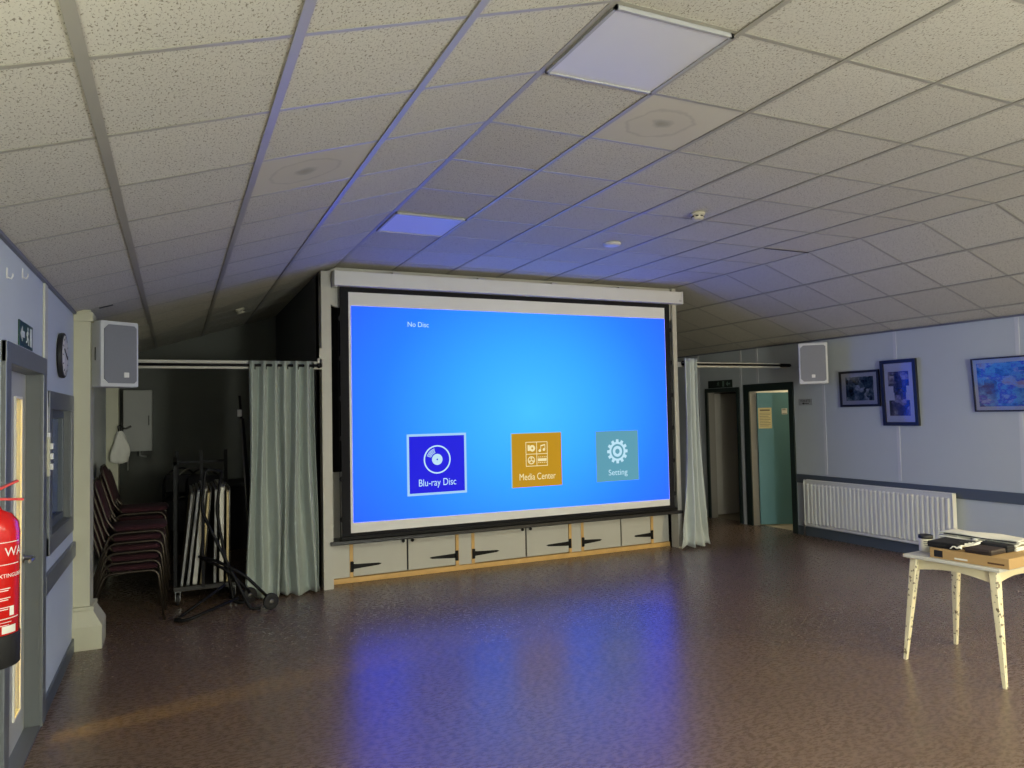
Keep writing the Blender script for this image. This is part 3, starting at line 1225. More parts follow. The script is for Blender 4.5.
# left and bottom highlights of the tile
mb.box(SXc(1.875), SXc(1.887), y0_, YP, SZc(0.872), SZc(1.475))
mb.box(SXc(1.875), SXc(2.508), y0_, YP, SZc(1.467), SZc(1.476))
mb.build('tile_border', emat('projected_gold', rgb(150, 200, 190), PICK * 0.85), tb)
mb = MB(OS)
bx, bz, bs = SXc(2.055), SZc(1.10), 0.272
g = 0.007
for q in ((bx, bx + bs, bz, bz + g), (bx, bx + bs, bz + bs - g, bz + bs), (bx, bx + g, bz, bz + bs), (bx + bs - g, bx + bs, bz, bz + bs),
          (bx + bs / 2 - g / 2, bx + bs / 2 + g / 2, bz, bz + bs), (bx, bx + bs, bz + bs / 2 - g / 2, bz + bs / 2 + g / 2)):
    mb.box(q[0], q[1], y0_, y1_, q[2], q[3])
# photo symbol, note, reel, film letters
q1x, q1z = bx + 0.07, bz + bs - 0.07
mb.box(q1x - 0.045, q1x - 0.02, y0_, y1_, q1z - 0.03, q1z + 0.035)
mb.ring(q1x + 0.012, q1z - 0.002, 0.012, 0.036, y0_, y1_)
nx, nz_ = bx + bs - 0.075, bz + bs - 0.075
mb.disc(nx - 0.022, nz_ - 0.026, 0.016, y0_, y1_, 14)
mb.disc(nx + 0.03, nz_ - 0.016, 0.016, y0_, y1_, 14)
mb.box(nx - 0.012, nx - 0.006, y0_, y1_, nz_ - 0.026, nz_ + 0.03)
mb.box(nx + 0.04, nx + 0.046, y0_, y1_, nz_ - 0.016, nz_ + 0.042)
mb.prism([(nx - 0.012, nz_ + 0.02), (nx + 0.046, nz_ + 0.032), (nx + 0.046, nz_ + 0.046), (nx - 0.012, nz_ + 0.034)], y0_, y1_)
rx_, rz_ = bx + 0.068, bz + 0.068
mb.ring(rx_, rz_, 0.034, 0.044, y0_, y1_)
mb.disc(rx_, rz_, 0.008, y0_, y1_, 12)
for k in range(3):
    a = PI / 2 + k * 2 * PI / 3
    mb.ring(rx_ + 0.022 * math.cos(a), rz_ + 0.022 * math.sin(a), 0.004, 0.011, y0_, y1_, seg=14)
fx, fz = bx + bs - 0.068, bz + 0.068
mb.box(fx - 0.055, fx + 0.055, y0_, y1_, fz - 0.014, fz + 0.016)
for k in range(5):
    xx = fx - 0.05 + k * 0.023
    mb.box(xx, xx + 0.012, y0_, y1_, fz + 0.028, fz + 0.036)
    mb.box(xx, xx + 0.012, y0_, y1_, fz - 0.034, fz - 0.026)
mb.build('tile_icon', emat('projected_cream', rgb(250, 236, 180), PICK * 0.9), tb)
tc_, tcx = tile(2.962, 3.556, 0.872, 1.466, E_teal, 'Setting', 0.945, 0.26)
mb = MB(OS)
gx, gz = SXc(3.258), SZc(1.222)
poly = []
nt = 12
for k in range(nt):
    for (da, r) in ((-0.36, 0.112), (-0.26, 0.142), (0.26, 0.142), (0.36, 0.112)):
        a = 2 * PI * (k + da * 0.9) / nt
        poly.append((r, a))
n = len(poly)
vs_ = []
for (r, a) in poly:
    for rr in (0.086, r):
        for y in (y0_, y1_):
            vs_.append((gx + rr * math.cos(a), y, gz + rr * math.sin(a)))
fs = []
for k in range(n):
    i, jn = 4 * k, 4 * ((k + 1) % n)
    fs += [(i, i + 2, jn + 2, jn), (i + 1, jn + 1, jn + 3, i + 3), (i, jn, jn + 1, i + 1), (i + 2, i + 3, jn + 3, jn + 2)]
mb._faces(vs_, fs)
mb.ring(gx, gz, 0.030, 0.064, y0_, y1_)
mb.build('tile_icon', E_white, tc_)

# ---------------------------------------------------------------- rails and curtains
mb = MB()
mb.box(XL, SX0 - 0.002, 4.52, 4.545, 2.172, 2.25, 0.003)
struct('trim_13', 'white board carrying the curtain rail across the left alcove', 'rail board', mb, M_stage)
mb = MB()
mb.box(SX1 + 0.002, XR - 0.12, 4.52, 4.545, 2.228, 2.292, 0.003)
struct('trim_14', 'white board carrying the curtain rail across the right alcove', 'rail board', mb, M_stage)


def rod(label, x0, x1, z, y, knob):
    off = ((x0 + x1) / 2, y, z)
    t = thing('curtain_rod', label, 'curtain rod', off)
    mb = MB(off)
    mb.tube([(x0, y, z), (x1, y, z)], 0.014, 10)
    mb.build('rod', M_black, t)
    mb = MB(off)
    if knob == 'ball':
        mb.lathe([(0.002, 0), (0.018, 0.006), (0.026, 0.022), (0.018, 0.04), (0.015, 0.05)], 14, 'X', (x1 - 0.05, y, z))
        mb.lathe([(0.024, 0), (0.024, 0.012)], 14, 'X', (x1 - 0.09, y, z))
    else:
        mb.lathe([(0.018, 0), (0.024, 0.01), (0.024, 0.16), (0.016, 0.18)], 14, 'X', (x1 - 0.17, y, z))
    build_each(mb, 'finial', M_black, t)
    mb = MB(off)
    for x in (x0 + 0.25, x1 - 0.12):
        mb.box(x - 0.012, x + 0.012, y - 0.005, 4.522, z - 0.012, z + 0.012)
    build_each(mb, 'bracket', M_black, t)


rod('black curtain rod across the left alcove beside the stage', -2.13, -0.165, 2.205, 4.485, 'ball')
rod('black curtain rod across the right alcove above the doors', SX1 + 0.04, 6.02, 2.262, 4.485, 'cap')


def hung_curtain(name, label, x0, x1, z0, z1, y, m, folds, amp, seed, flare, eyelets):
    rnd = random.Random(seed)
    off = ((x0 + x1) / 2, y, z0)
    t = thing(name, label, 'curtain', off)
    ph = [rnd.uniform(0, 6.28) for _ in range(5)]
    mb = MB(off)

    def fn(u, v):
        # v: 0 top, 1 bottom
        uu = u + 0.035 * math.sin(2 * PI * u * 2 + ph[3]) * v
        a = amp * (0.75 + 0.5 * v * (0.5 + 0.5 * math.sin(7 * u + ph[4])))
        x = x0 + (x1 - x0) * uu + flare * v ** 3 * (u - 0.5) + 0.018 * math.sin(6 * v + 11 * u + ph[2]) * v
        yy = y + a * math.sin(2 * PI * folds * u + ph[0] + 0.5 * math.sin(3 * v)) + 0.3 * a * math.sin(2 * PI * folds * 1.7 * u + ph[1] + 1.2 * v)
        # a wrinkled break just above the hem
        br_ = math.exp(-((v - 0.955) / 0.03) ** 2) * 0.02 * math.sin(23 * u + ph[1])
        z = z1 + (z0 - z1) * v + (0.012 * math.sin(17 * u + ph[2]) if v > 0.99 else 0)
        return (x, yy + br_ - 0.04 * max(0, v - 0.9) * 5 * (0.5 + 0.5 * math.sin(9 * u)), max(z, 0.004))
    mb.grid(fn, 120, 48)
    mb.build('curtain_fabric', m, t, 0.003)
    for k in range(eyelets):
        xk = x0 + (x1 - x0) * (k + 0.5) / eyelets
        mb = MB(off)
        pts = [(xk, 4.485 + 0.026 * math.cos(a), z1 - 0.055 + 0.026 * math.sin(a)) for a in [2 * PI * q / 16 for q in range(16)]]
        mb.tube(pts, 0.006, 6, closed=True)
        mb.build('eyelet', M_black, t)
    return t


hung_curtain('curtain', 'grey-green floor length curtain drawn to the left side of the stage', -0.845, -0.245, 0.012, 2.245, 4.48, M_curtain, 6, 0.05, 11, 0.08, 6)
hung_curtain('curtain', 'narrow pale curtain bunched at the right side of the stage', 4.215, 4.40, 0.03, 2.33, 4.44, M_curtain2, 3, 0.045, 5, 0.24, 3)
mb = MB((-0.19, 4.53, 2.3))
mb.box(-0.186, -0.161, 4.50, 4.53, 2.19, 2.38, 0.003)
mb.box(-0.205, -0.161, 4.50, 4.53, 2.19, 2.28, 0.003)
tag(mb.build('junction_box', M_stage), 'small stepped white box on the left edge of the stage post', 'box')

# ---------------------------------------------------------------- speakers


def speaker(label, loc, rz, w_, d_, h_, bracket_to=None, badge=0.0, taper=0.06):
    t = thing('loudspeaker', label, 'loudspeaker', loc, rz, 'loudspeakers either side of the stage')
    c = 0.06
    # trapezoid cabinet: front wider than the back
    mb = MB()
    f, b_ = w_ / 2, w_ / 2 - taper
    n = 4
    pl = [(-f, 0.0), (f, 0.0), (f, 0.10), (b_, d_), (-b_, d_), (-f, 0.10)]
    vs_ = [(x, y, 0) for x, y in pl] + [(x, y, h_) for x, y in pl]
    k = len(pl)
    mb._faces(vs_, [tuple(range(k))[::-1], tuple(range(k, 2 * k))] + [(i, (i + 1) % k, (i + 1) % k + k, i + k) for i in range(k)])
    cab = mb.build('cabinet', M_cabinet, t)
    md = cab.modifiers.new('bevel', 'BEVEL')
    md.width = 0.012
    md.segments = 2
    # grille with clipped corners, set in a raised rim
    m = 0.022
    mt = 0.03
    g = [(-f + m + 0.035, mt), (f - m - 0.02, mt), (f - m, mt + 0.02), (f - m, h_ - mt - 0.02), (f - m - 0.02, h_ - mt), (-f + m + 0.035, h_ - mt), (-f + m, h_ - mt - 0.035), (-f + m, mt + 0.035)]
    mb = MB()
    mb.prism(g, -0.008, 0.004)
    mb.build('grille', M_grille, t)
    mb = MB()
    mb.box(-0.02 + badge, 0.02 + badge, -0.011, -0.007, 0.075, 0.115, 0.004)
    e = mb.build('badge', M_white, t)
    mb = MB()
    for z in (0.16, 0.21):
        mb.box(-f - 0.003, -f + 0.004, 0.075, 0.085, h_ / 2 - 0.05, h_ / 2 + 0.05)
    mb.box(-f + 0.002, -f + 0.02, 0.12, 0.17, h_ / 2 - 0.06, h_ / 2 + 0.06, 0.003)
    build_each(mb, 'handle', M_black, t)
    if bracket_to:
        mb = MB()
        mb.tube([(0, d_ - 0.02, h_ * 0.5), bracket_to], 0.016, 8)
        build_each(mb, 'bracket', M_black, t)
    return t


speaker('white loudspeaker with grey grille fixed beside the cream pillar', (-1.872, 3.62, 1.965), math.radians(33), 0.30, 0.20, 0.515, (-0.06, 0.27, 0.26), 0.045, 0.0)
speaker('white loudspeaker with grey grille high on the right wall', (5.705, 3.80, 1.985), math.radians(-46), 0.335, 0.26, 0.51, (0.02, 0.545, 0.26))

# ---------------------------------------------------------------- things on the left wall


def hung(name, label, cat, x, y, z, rz, group=None):
    return thing(name, label, cat, (x, y, z), rz, group)


LW, RW = math.radians(90), math.radians(-90)
# clock: local front is -Y
t = hung('wall_clock', 'round black rimmed wall clock above the left window', 'clock', XL, 2.80, 2.142, LW)
mb = MB()
mb.lathe([(0.118, 0.0), (0.146, -0.002), (0.150, -0.014), (0.150, -0.028), (0.145, -0.033), (0.134, -0.034), (0.130, -0.030)], 40, 'Y')
mb.build('rim', M_ink, t)
mb = MB()
mb.lathe([(0.134, -0.028), (0.134, -0.034), (0.10, -0.0375), (0.05, -0.0395), (0.01, -0.040)], 40, 'Y')
mb.build('dial', mat('clock_dial', rgb(206, 204, 200), 0.4, 0.02), t)
mb = MB()
for k in range(12):
    a = k * PI / 6
    R = Matrix.Rotation(a, 3, 'Y')
    mb.box(-0.003, 0.003, -0.038, -0.0345, 0.105, 0.122, rot=R, about=(0, 0, 0))
build_each(mb, 'hour_mark', M_ink, t)
for nm, ln_, wd, a in (('hour_hand', 0.065, 0.006, 1.9), ('minute_hand', 0.10, 0.004, -1.2)):
    mb = MB()
    mb.box(-wd, wd, -0.044, -0.0405, -0.015, ln_, rot=Matrix.Rotation(a, 3, 'Y'), about=(0, 0, 0))
    mb.build(nm, M_ink, t)

# fire exit sign over the left door


def running_man(mb, x, z, s, y0, y1):
    mb.disc(x + 0.10 * s, z + 0.78 * s, 0.10 * s, y0, y1, 14)
    for poly in ([(-.10, .32), (.08, .28), (.16, .62), (.0, .68)],          # torso
                 [(.02, .66), (.30, .50), (.34, .58), (.08, .70)],           # arm forward
                 [(.0, .66), (-.24, .56), (-.22, .40), (-.14, .42), (-.14, .52), (.02, .58)],   # arm back
                 [(-.10, .34), (.08, .28), (.26, .18), (.18, -.06), (.28, -.06), (.38, .22), (.10, .40)],   # front leg
                 [(-.10, .34), (.02, .30), (-.08, .08), (-.36, .04), (-.36, .14), (-.16, .16)]):            # rear leg
        mb.prism([(x + a * s, z + b_ * s) for a, b_ in poly], y0, y1)


t = hung('exit_sign', 'dark green running man exit sign above the left door', 'sign', XL, 1.585, 2.083, LW)
mb = MB()
mb.box(-0.185, 0.185, -0.006, 0.0, 0.0, 0.125)
mb.build('sign_board', M_signgreen, t)
M_signw = mat('sign_white', rgb(196, 204, 198), 0.5, 0.02)
mb = MB()
running_man(mb, 0.03, 0.022, 0.10, -0.0075, -0.0055)
mb.build('running_figure', M_signw, t)
mb = MB()
mb.prism([(-0.16, 0.062), (-0.11, 0.10), (-0.11, 0.078), (-0.05, 0.078), (-0.05, 0.046), (-0.11, 0.046), (-0.11, 0.024)], -0.0075, -0.0055)
mb.build('arrow', M_signw, t)
mb = MB()
mb.box(0.10, 0.155, -0.0075, -0.0055, 0.015, 0.11)
mb.build('doorway_symbol', M_signw, t)

# hooks above the door
for (y, z, lab) in ((1.13, 2.385, 'small white hook high on the left wall, nearer the camera'), (1.50, 2.45, 'small white hook high on the left wall, nearer the cream strip')):
    mb = MB((XL, y, z))
    mb.box(XL, XL + 0.005, y - 0.010, y + 0.010, z - 0.025, z + 0.025, 0.002)
    mb.tube([(XL + 0.004, y, z - 0.018), (XL + 0.018, y, z - 0.024), (XL + 0.024, y, z - 0.012), (XL + 0.023, y, z)], 0.0035, 6)
    tag(mb.build('wall_hook', M_white), lab, 'hook', 'hooks above the left door')

# switch panel with its cable
t = hung('switch_panel', 'narrow cream switch panel fixed to the window frame beside the door', 'switch', XL + 0.0005, 2.212, 1.385, LW)
mb = MB()
mb.box(-0.026, 0.026, -0.03, 0, 0, 0.23, 0.006)
mb.build('backing_box', M_cream, t)
for k in range(3):
    mb = MB()
    z = 0.055 + k * 0.06
    mb.box(-0.016, 0.016, -0.046, -0.029, z - 0.018, z + 0.018, 0.005)
    mb.build('switch_rocker', M_white, t)
mb = MB()
mb.tube([(0, -0.012, 0.23), (-0.01, -0.012, 0.34), (-0.03, -0.012, 0.50)], 0.008, 8)
mb.box(-0.02, 0.02, -0.03, 0, 0.225, 0.255, 0.005)
mb.build('cable', M_white, t)

# fire extinguisher
EX, EY, EZ = -2.085, 0.36, 0.835
t = thing('fire_extinguisher', 'red water fire extinguisher hung on the left wall before the door', 'fire extinguisher', (EX, EY, EZ))
mb = MB()
mb.lathe([(0.080, 0.085), (0.087, 0.088), (0.087, 0.472), (0.082, 0.507), (0.062, 0.537), (0.032, 0.552), (0.026, 0.565)], 32)
mb.build('body', M_red, t)
mb = MB()
mb.lathe([(0.083, 0.0), (0.089, 0.006), (0.0895, 0.11), (0.0885, 0.116)], 32)
b2 = mb.build('base_skirt', M_rubber, t)
mb = MB()
mb.lathe([(0.020, 0.560), (0.024, 0.568), (0.024, 0.600), (0.016, 0.612)], 18)
mb.build('valve', M_chrome, t)
ea = math.radians(-70)


def edir(p, a=ea):
    return Matrix.Rotation(a, 4, 'Z') @ Vector(p)


mb = MB()
# upper and lower squeeze levers, sticking out towards +Y
mb.box(-0.011, 0.011, -0.02, 0.100, 0.588, 0.597, 0.002, rot=Matrix.Rotation(math.radians(-6), 3, 'X'), about=(0, 0, 0.590))
mb.box(-0.011, 0.011, -0.015, 0.092, 0.612, 0.620, 0.002, rot=Matrix.Rotation(math.radians(24), 3, 'X'), about=(0, 0, 0.612))
mb.xform(Matrix.Rotation(math.radians(-62), 4, 'Z'))
mb.build('lever', mat('lever_red', rgb(190, 30, 26), 0.35, 0.04), t)
mb = MB()
mb.tube([(0.0, 0.02, 0.59), (-0.03, 0.08, 0.585), (-0.06, 0.085, 0.48), (-0.06, 0.085, 0.2), (-0.055, 0.085, 0.12)], 0.011, 10)
mb.build('hose', M_rubber, t)


def wrap_text(body, size, arc0, z, name, parent, m, rad=0.0878):
    """lettering wrapped on the cylinder; arc0 is the heading (radians) of the first letter"""
    o_ = text(body, size, 0, z, 0, m, parent, name, align='LEFT')
    for v in o_.data.vertices:
        a = arc0 + v.co.x / rad
        r_ = rad + (0.0004 if v.co.y < 0 else 0)
        v.co = Vector((r_ * math.cos(a), r_ * math.sin(a), v.co.z))
    return o_


# the label reads left to right as seen from the camera
a0 = math.radians(-82)
wrap_text('WATER', 0.046, a0 + 0.50, 0.392, 'label_heading', t, M_label)
wrap_text('FIRE EXTINGUISHER', 0.019, a0 - 0.28, 0.318, 'label_heading', t, M_label)
mb = MB()


def patch(a_from, a_to, z0, z1, rr=0.0876):
    n_ = 8
    for k in range(n_):
        a, b_ = a_from + (a_to - a_from) * k / n_, a_from + (a_to - a_from) * (k + 1) / n_
        vs__ = [(rr * math.cos(q), rr * math.sin(q), z) for q in (a, b_) for z in (z0, z1)]
        mb._faces(vs__, [(0, 2, 3, 1)])


patch(a0 - 0.45, a0 + 1.2, 0.362, 0.365)
patch(a0 - 0.45, a0 + 1.2, 0.44, 0.443)
patch(a0 - 0.45, a0 + 1.2, 0.172, 0.175)
for k, z in enumerate((0.268, 0.235, 0.202)):
    for dz in (0.0, 0.024):
        patch(a0 - 0.1, a0 + 0.16, z + dz - 0.001, z + dz + 0.001)
    patch(a0 - 0.1, a0 - 0.08, z, z + 0.024)
    patch(a0 + 0.14, a0 + 0.16, z, z + 0.024)
    patch(a0 - 0.02, a0 + 0.06, z + 0.006, z + 0.018)
    patch(a0 + 0.28, a0 + 0.75, z + 0.010, z + 0.013)
    patch(a0 + 0.28, a0 + 0.66, z + 0.003, z + 0.006)
patch(a0 + 0.72, a0 + 0.92, 0.182, 0.215)
patch(a0 - 0.3, a0 + 0.8, 0.160, 0.162)
patch(a0 - 0.3, a0 + 0.7, 0.150, 0.152)
mb.build('label_print', M_label, t)
mb = MB()
patch(a0 + 0.42, a0 + 1.0, 0.122, 0.148, 0.0885)
mb.build('service_sticker', M_paper, t)
mb = MB()
mb.box(-0.095, -0.08, -0.03, 0.03, 0.40, 0.48)
build_each(mb, 'wall_bracket', M_black, t)

# ---------------------------------------------------------------- right wall things
# radiator (local front -Y, local x along wall)
RY0, RY1, RZ0, RZ1 = 2.30, 4.325, 0.145, 0.735
RC = (RY0 + RY1) / 2
RLn = RY1 - RY0
t = hung('radiator', 'long white ribbed panel radiator under the dado rail on the right wall', 'radiator', XR - 0.022, RC, RZ0, RW)
H = RZ1 - RZ0
mb = MB()
nr = 33
prof = []
y_out, y_in = -0.085, -0.066
pw = (RLn - 0.06) / nr
xs_ = [-RLn / 2]
pts = [(-RLn / 2, y_in)]
for k in range(nr):
    x = -RLn / 2 + 0.03 + k * pw
    pts += [(x + pw * 0.12, y_in), (x + pw * 0.28, y_out), (x + pw * 0.72, y_out), (x + pw * 0.88, y_in)]
pts.append((RLn / 2, y_in))
za, zb = 0.045, H - 0.055
vv = []
for (x, y) in pts:
    ys = y
    vv.append([(x, y_in, 0.0), (x, y_in, za - 0.02), (x, ys, za), (x, ys, zb), (x, y_in, zb + 0.02), (x, y_in, H)])
bvs = [[mb.bm.verts.new(p_) for p_ in row] for row in vv]
for i in range(len(bvs) - 1):
    for k in range(5):
        mb.bm.faces.new((bvs[i][k], bvs[i + 1][k], bvs[i + 1][k + 1], bvs[i][k + 1]))
mb.build('front_panel', M_rad, t, 0.002)
mb = MB()
mb.box(-RLn / 2, RLn / 2, -0.030, -0.018, 0.0, H, 0.003)
mb.build('rear_panel', M_rad, t)
mb = MB()
mb.box(-RLn / 2 - 0.004, -RLn / 2 + 0.003, -0.078, -0.016, 0.01, H, 0.002)
mb.box(RLn / 2 - 0.003, RLn / 2 + 0.004, -0.078, -0.016, 0.01, H, 0.002)
build_each(mb, 'side_cover', M_rad, t)
mb = MB()
mb.box(-RLn / 2, RLn / 2, -0.078, -0.070, H - 0.004, H + 0.012, 0.002)
mb.box(-RLn / 2, RLn / 2, -0.022, -0.014, H - 0.004, H + 0.012, 0.002)
for k in range(60):
    x = -RLn / 2 + 0.02 + k * (RLn - 0.04) / 59
    mb.box(x - 0.006, x + 0.006, -0.072, -0.02, H, H + 0.008)
mb.build('top_grille', M_rad, t)
mb = MB()
for s in (-1, 1):
    mb.tube([(s * (RLn / 2 - 0.02), -0.045, 0.04), (s * (RLn / 2 + 0.03), -0.045, 0.04), (s * (RLn / 2 + 0.035), -0.045, -0.02), (s * (RLn / 2 + 0.035), -0.045, -0.142)], 0.009, 8)
    mb.lathe([(0.016, -0.03), (0.018, 0.0), (0.016, 0.03)], 12, 'Z', (s * (RLn / 2 + 0.035), -0.045, 0.02))
build_each(mb, 'valve_pipe', M_chrome, t)
mb = MB()
for s in (-1, 1):
    mb.box(s * (RLn / 2 - 0.2) - 0.015, s * (RLn / 2 - 0.2) + 0.015, -0.02, 0.021, 0.05, H - 0.12)
build_each(mb, 'wall_bracket', M_rad, t)


def picture(name, label, y0, y1, z0, z1, fw, depth, frame_m, mount_m, mount_w, prints, tilt=0.0):
    yc, w_, h_ = (y0 + y1) / 2, y1 - y0, z1 - z0
    t = hung(name, label, 'picture', XR - 0.004, yc, z0, RW, 'framed pictures on the right wall')
    Rt = Matrix.Rotation(tilt, 4, 'X')
    hw = w_ / 2
    mb = MB()
    for q in ((-hw, -hw + fw, 0, h_), (hw - fw, hw, 0, h_), (-hw + fw, hw - fw, 0, fw), (-hw + fw, hw - fw, h_ - fw, h_)):
        mb.box(q[0], q[1], -depth, 0, q[2], q[3], 0.003)
    mb.xform(Rt)
    mb.build('frame', frame_m, t)
    mb = MB()
    mb.box(-hw + fw * 0.8, hw - fw * 0.8, -depth * 0.55, -0.003, fw * 0.8, h_ - fw * 0.8)
    mb.xform(Rt)
    mb.build('mount', mount_m, t)
    for (a, b_, c, d, m) in prints:
        mb = MB()
        mb.box(-hw + a * w_, -hw + b_ * w_, -depth * 0.55 - 0.002, -depth * 0.55, c * h_, d * h_)
        mb.xform(Rt)
        mb.build('print', m, t)
    mb = MB()
    mb.box(-hw + fw * 0.8, hw - fw * 0.8, -depth * 0.72, -depth * 0.70, fw * 0.8, h_ - fw * 0.8)
    mb.xform(Rt)
    mb.build('glazing', M_pglass, t)
    return t


M_pglass = glass_mat('picture_glass', (0.97, 0.97, 0.97, 1), 0.25, 0.06)
M_frame = mat('black_frame', rgb(24, 26, 32), 0.35, 0.06)
M_frame_s = mat('silver_frame', rgb(110, 120, 130), 0.3, 0.05, metal=0.6)
M_mount = mat('mount_card', rgb(200, 202, 196), 0.8, 0.02)
C1 = collage('dark_collage', [rgb(20, 30, 34), rgb(70, 90, 90), rgb(120, 136, 130), rgb(200, 206, 196)], 16)
C2 = collage('photo_collage', [rgb(16, 14, 22), rgb(46, 40, 60), rgb(90, 76, 86), rgb(190, 176, 170)], 12)
C3 = collage('blue_collage', [rgb(30, 50, 120), rgb(60, 120, 180), rgb(120, 190, 220), rgb(70, 70, 190), rgb(180, 200, 220), rgb(190, 160, 150)], 8, 1.0, 1.5)
picture('framed_picture', 'small black framed landscape picture of a dark collage beside the loudspeaker', 3.185, 3.75, 1.69, 2.13, 0.028, 0.03, M_frame, M_mount, 0.05,
        [(0.16, 0.86, 0.17, 0.83, C1)], math.radians(1.5))
picture('framed_picture', 'tall black framed picture of four stacked photographs in a white mount', 2.69, 3.145, 1.463, 2.225, 0.042, 0.035, M_frame, mat('white_mount', rgb(226, 226, 226), 0.8, 0.02), 0.05,
        [(0.20, 0.78, 0.60, 0.82, C2), (0.34, 0.70, 0.50, 0.60, C2), (0.36, 0.68, 0.385, 0.50, C2), (0.20, 0.78, 0.15, 0.385, C2)], math.radians(2))
picture('framed_picture', 'wide thin framed picture of bright blue collage at the right edge', 1.25, 2.06, 1.615, 2.165, 0.014, 0.028, M_frame, mat('pale_border', rgb(214, 220, 220), 0.5, 0.02), 0.03,
        [(0.065, 0.935, 0.095, 0.905, C3)], math.radians(4))

# small sign under the right loudspeaker
t = hung('wall_sign', 'small white sign with black lettering and arrow under the right loudspeaker', 'sign', XR, 4.335, 1.722, RW)
mb = MB()
mb.box(-0.115, 0.115, -0.004, 0, 0, 0.085)
mb.build('sign_board', mat('sign_grey', rgb(150, 152, 154), 0.5, 0.02), t)
text('TOILETS', 0.042, 0, 0.045, -0.005, M_ink, t, 'lettering', (0, 0, 0), 'CENTER', 0.17)
mb = MB()
mb.prism([(-0.06, 0.024), (-0.02, 0.038), (-0.02, 0.028), (0.06, 0.028), (0.06, 0.020), (-0.02, 0.020), (-0.02, 0.010)], -0.006, -0.004)
mb.build('arrow', M_ink, t)
# exit sign over the dark doorway
t = hung('exit_sign', 'dark exit sign board over the dark right-hand doorway', 'sign', XR, 5.99, 2.02, RW)
mb = MB()
mb.box(-0.27, 0.27, -0.012, 0, 0, 0.115, 0.003)
mb.build('sign_board', mat('sign_dark_green', rgb(26, 36, 32), 0.5, 0.03), t)
mb = MB()
running_man(mb, -0.04, 0.03, 0.075, -0.014, -0.0115)
mb.box(0.06, 0.10, -0.014, -0.0115, 0.015, 0.10)
mb.prism([(0.14, 0.055), (0.18, 0.09), (0.18, 0.065), (0.23, 0.065), (0.23, 0.045), (0.18, 0.045), (0.18, 0.02)], -0.014, -0.0115)
mb.build('pictogram', mat('sign_pale_green', rgb(104, 128, 116), 0.5, 0.03), t)

# notices on the green door (flat against the leaf)


def on_leaf(u, z):
    return RL @ Vector((u, -0.0435, z))


def notice(name, label, u0, u1, z0, z1, m, lines, head):
    c = on_leaf((u0 + u1) / 2, z0)
    t = thing(name, label, 'notice', c, ang)
    hw, hh = (u1 - u0) / 2, z1 - z0
    mb = MB()
    mb.box(-hw, hw, -0.0015, 0.0, 0, hh)
    mb.build('sheet', m, t)
    mb = MB()
    mb.box(-hw * 0.75, hw * 0.75 if head else hw * 0.3, -0.0022, -0.0014, hh * 0.84, hh * 0.92)
    for k in range(lines):
        z = hh * (0.74 - 0.62 * k / max(1, lines - 1))
        mb.box(-hw * 0.8, hw * (0.8 - 0.25 * (k % 3 == 2)), -0.0022, -0.0014, z - 0.003, z + 0.003)
    mb.build('print', M_ink if lines < 3 else mat('faint_print', rgb(120, 108, 82), 0.8, 0.05), t)
    return t


notice('paper_notice', 'yellowed paper notice taped to the green door', 0.01, 0.205, 1.40, 1.70, M_paper_y, 9, True)
notice('door_label', 'small white square label on the green door', 0.355, 0.435, 1.60, 1.685, M_paper, 2, False)

# ---------------------------------------------------------------- ceiling fittings
TW = 4.18 / 7


def panel_light(label, i, jy):
    cx, cy = (i + 0.5) * TW, (jy + 0.5) * 0.6
    t = thing('ceiling_light', label, 'light', (cx, cy, ZC - 0.012), 0, 'square ceiling light panels')
    hw, hy = TW / 2 - 0.014, 0.3 - 0.014
    mb = MB()
    f = 0.014
    for q in ((-hw, -hw + f, -hy, hy), (hw - f, hw, -hy, hy), (-hw, hw, -hy, -hy + f), (-hw, hw, hy - f, hy)):
        mb.box(q[0], q[1], q[2], q[3], -0.006, 0.011)
    mb.build('frame', mat('panel_frame', rgb(170, 170, 168), 0.4, 0.03), t)
    mb = MB()
    mb.box(-hw + f, hw - f, -hy + f, hy - f, 0.0, 0.010)
    mb.build('diffuser', M_diff, t)


panel_light('smooth white square light panel nearest the camera, switched off', 0, -1)
panel_light('smooth square light panel over the stage end of the ceiling, glowing with reflected blue', 0, 4)


def detector(label, x, y, z, tilt, grp, kind):
    t = thing('smoke_detector' if kind else 'ceiling_sounder', label, 'detector' if kind else 'sounder', (x, y, z), 0, grp)
    t.rotation_euler = (0, tilt, 0)
    mb = MB()
    mb.lathe([(0.052, -0.001), (0.055, -0.012), (0.052, -0.024)], 24)
    mb.build('base', mat('aged_white', rgb(204, 198, 176), 0.45, 0.03), t)
    if kind:
        mb = MB()
        mb.lathe([(0.044, -0.024), (0.046, -0.034), (0.040, -0.052), (0.024, -0.06)], 24)
        mb.build('sensing_head', mat('aged_white', rgb(204, 198, 176), 0.45, 0.03), t)
        mb = MB()
        for k in range(8):
            a = k * PI / 4
            mb.box(-0.010, 0.010, -0.003, 0.003, -0.038, -0.030, rot=Matrix.Rotation(a, 3, 'Z'))
            for v in list(mb.bm.verts)[-8:]:
                v.co += Vector((0.0455 * math.sin(a), -0.0455 * math.cos(a), 0))
        build_each(mb, 'vent_slot', M_ink, t)


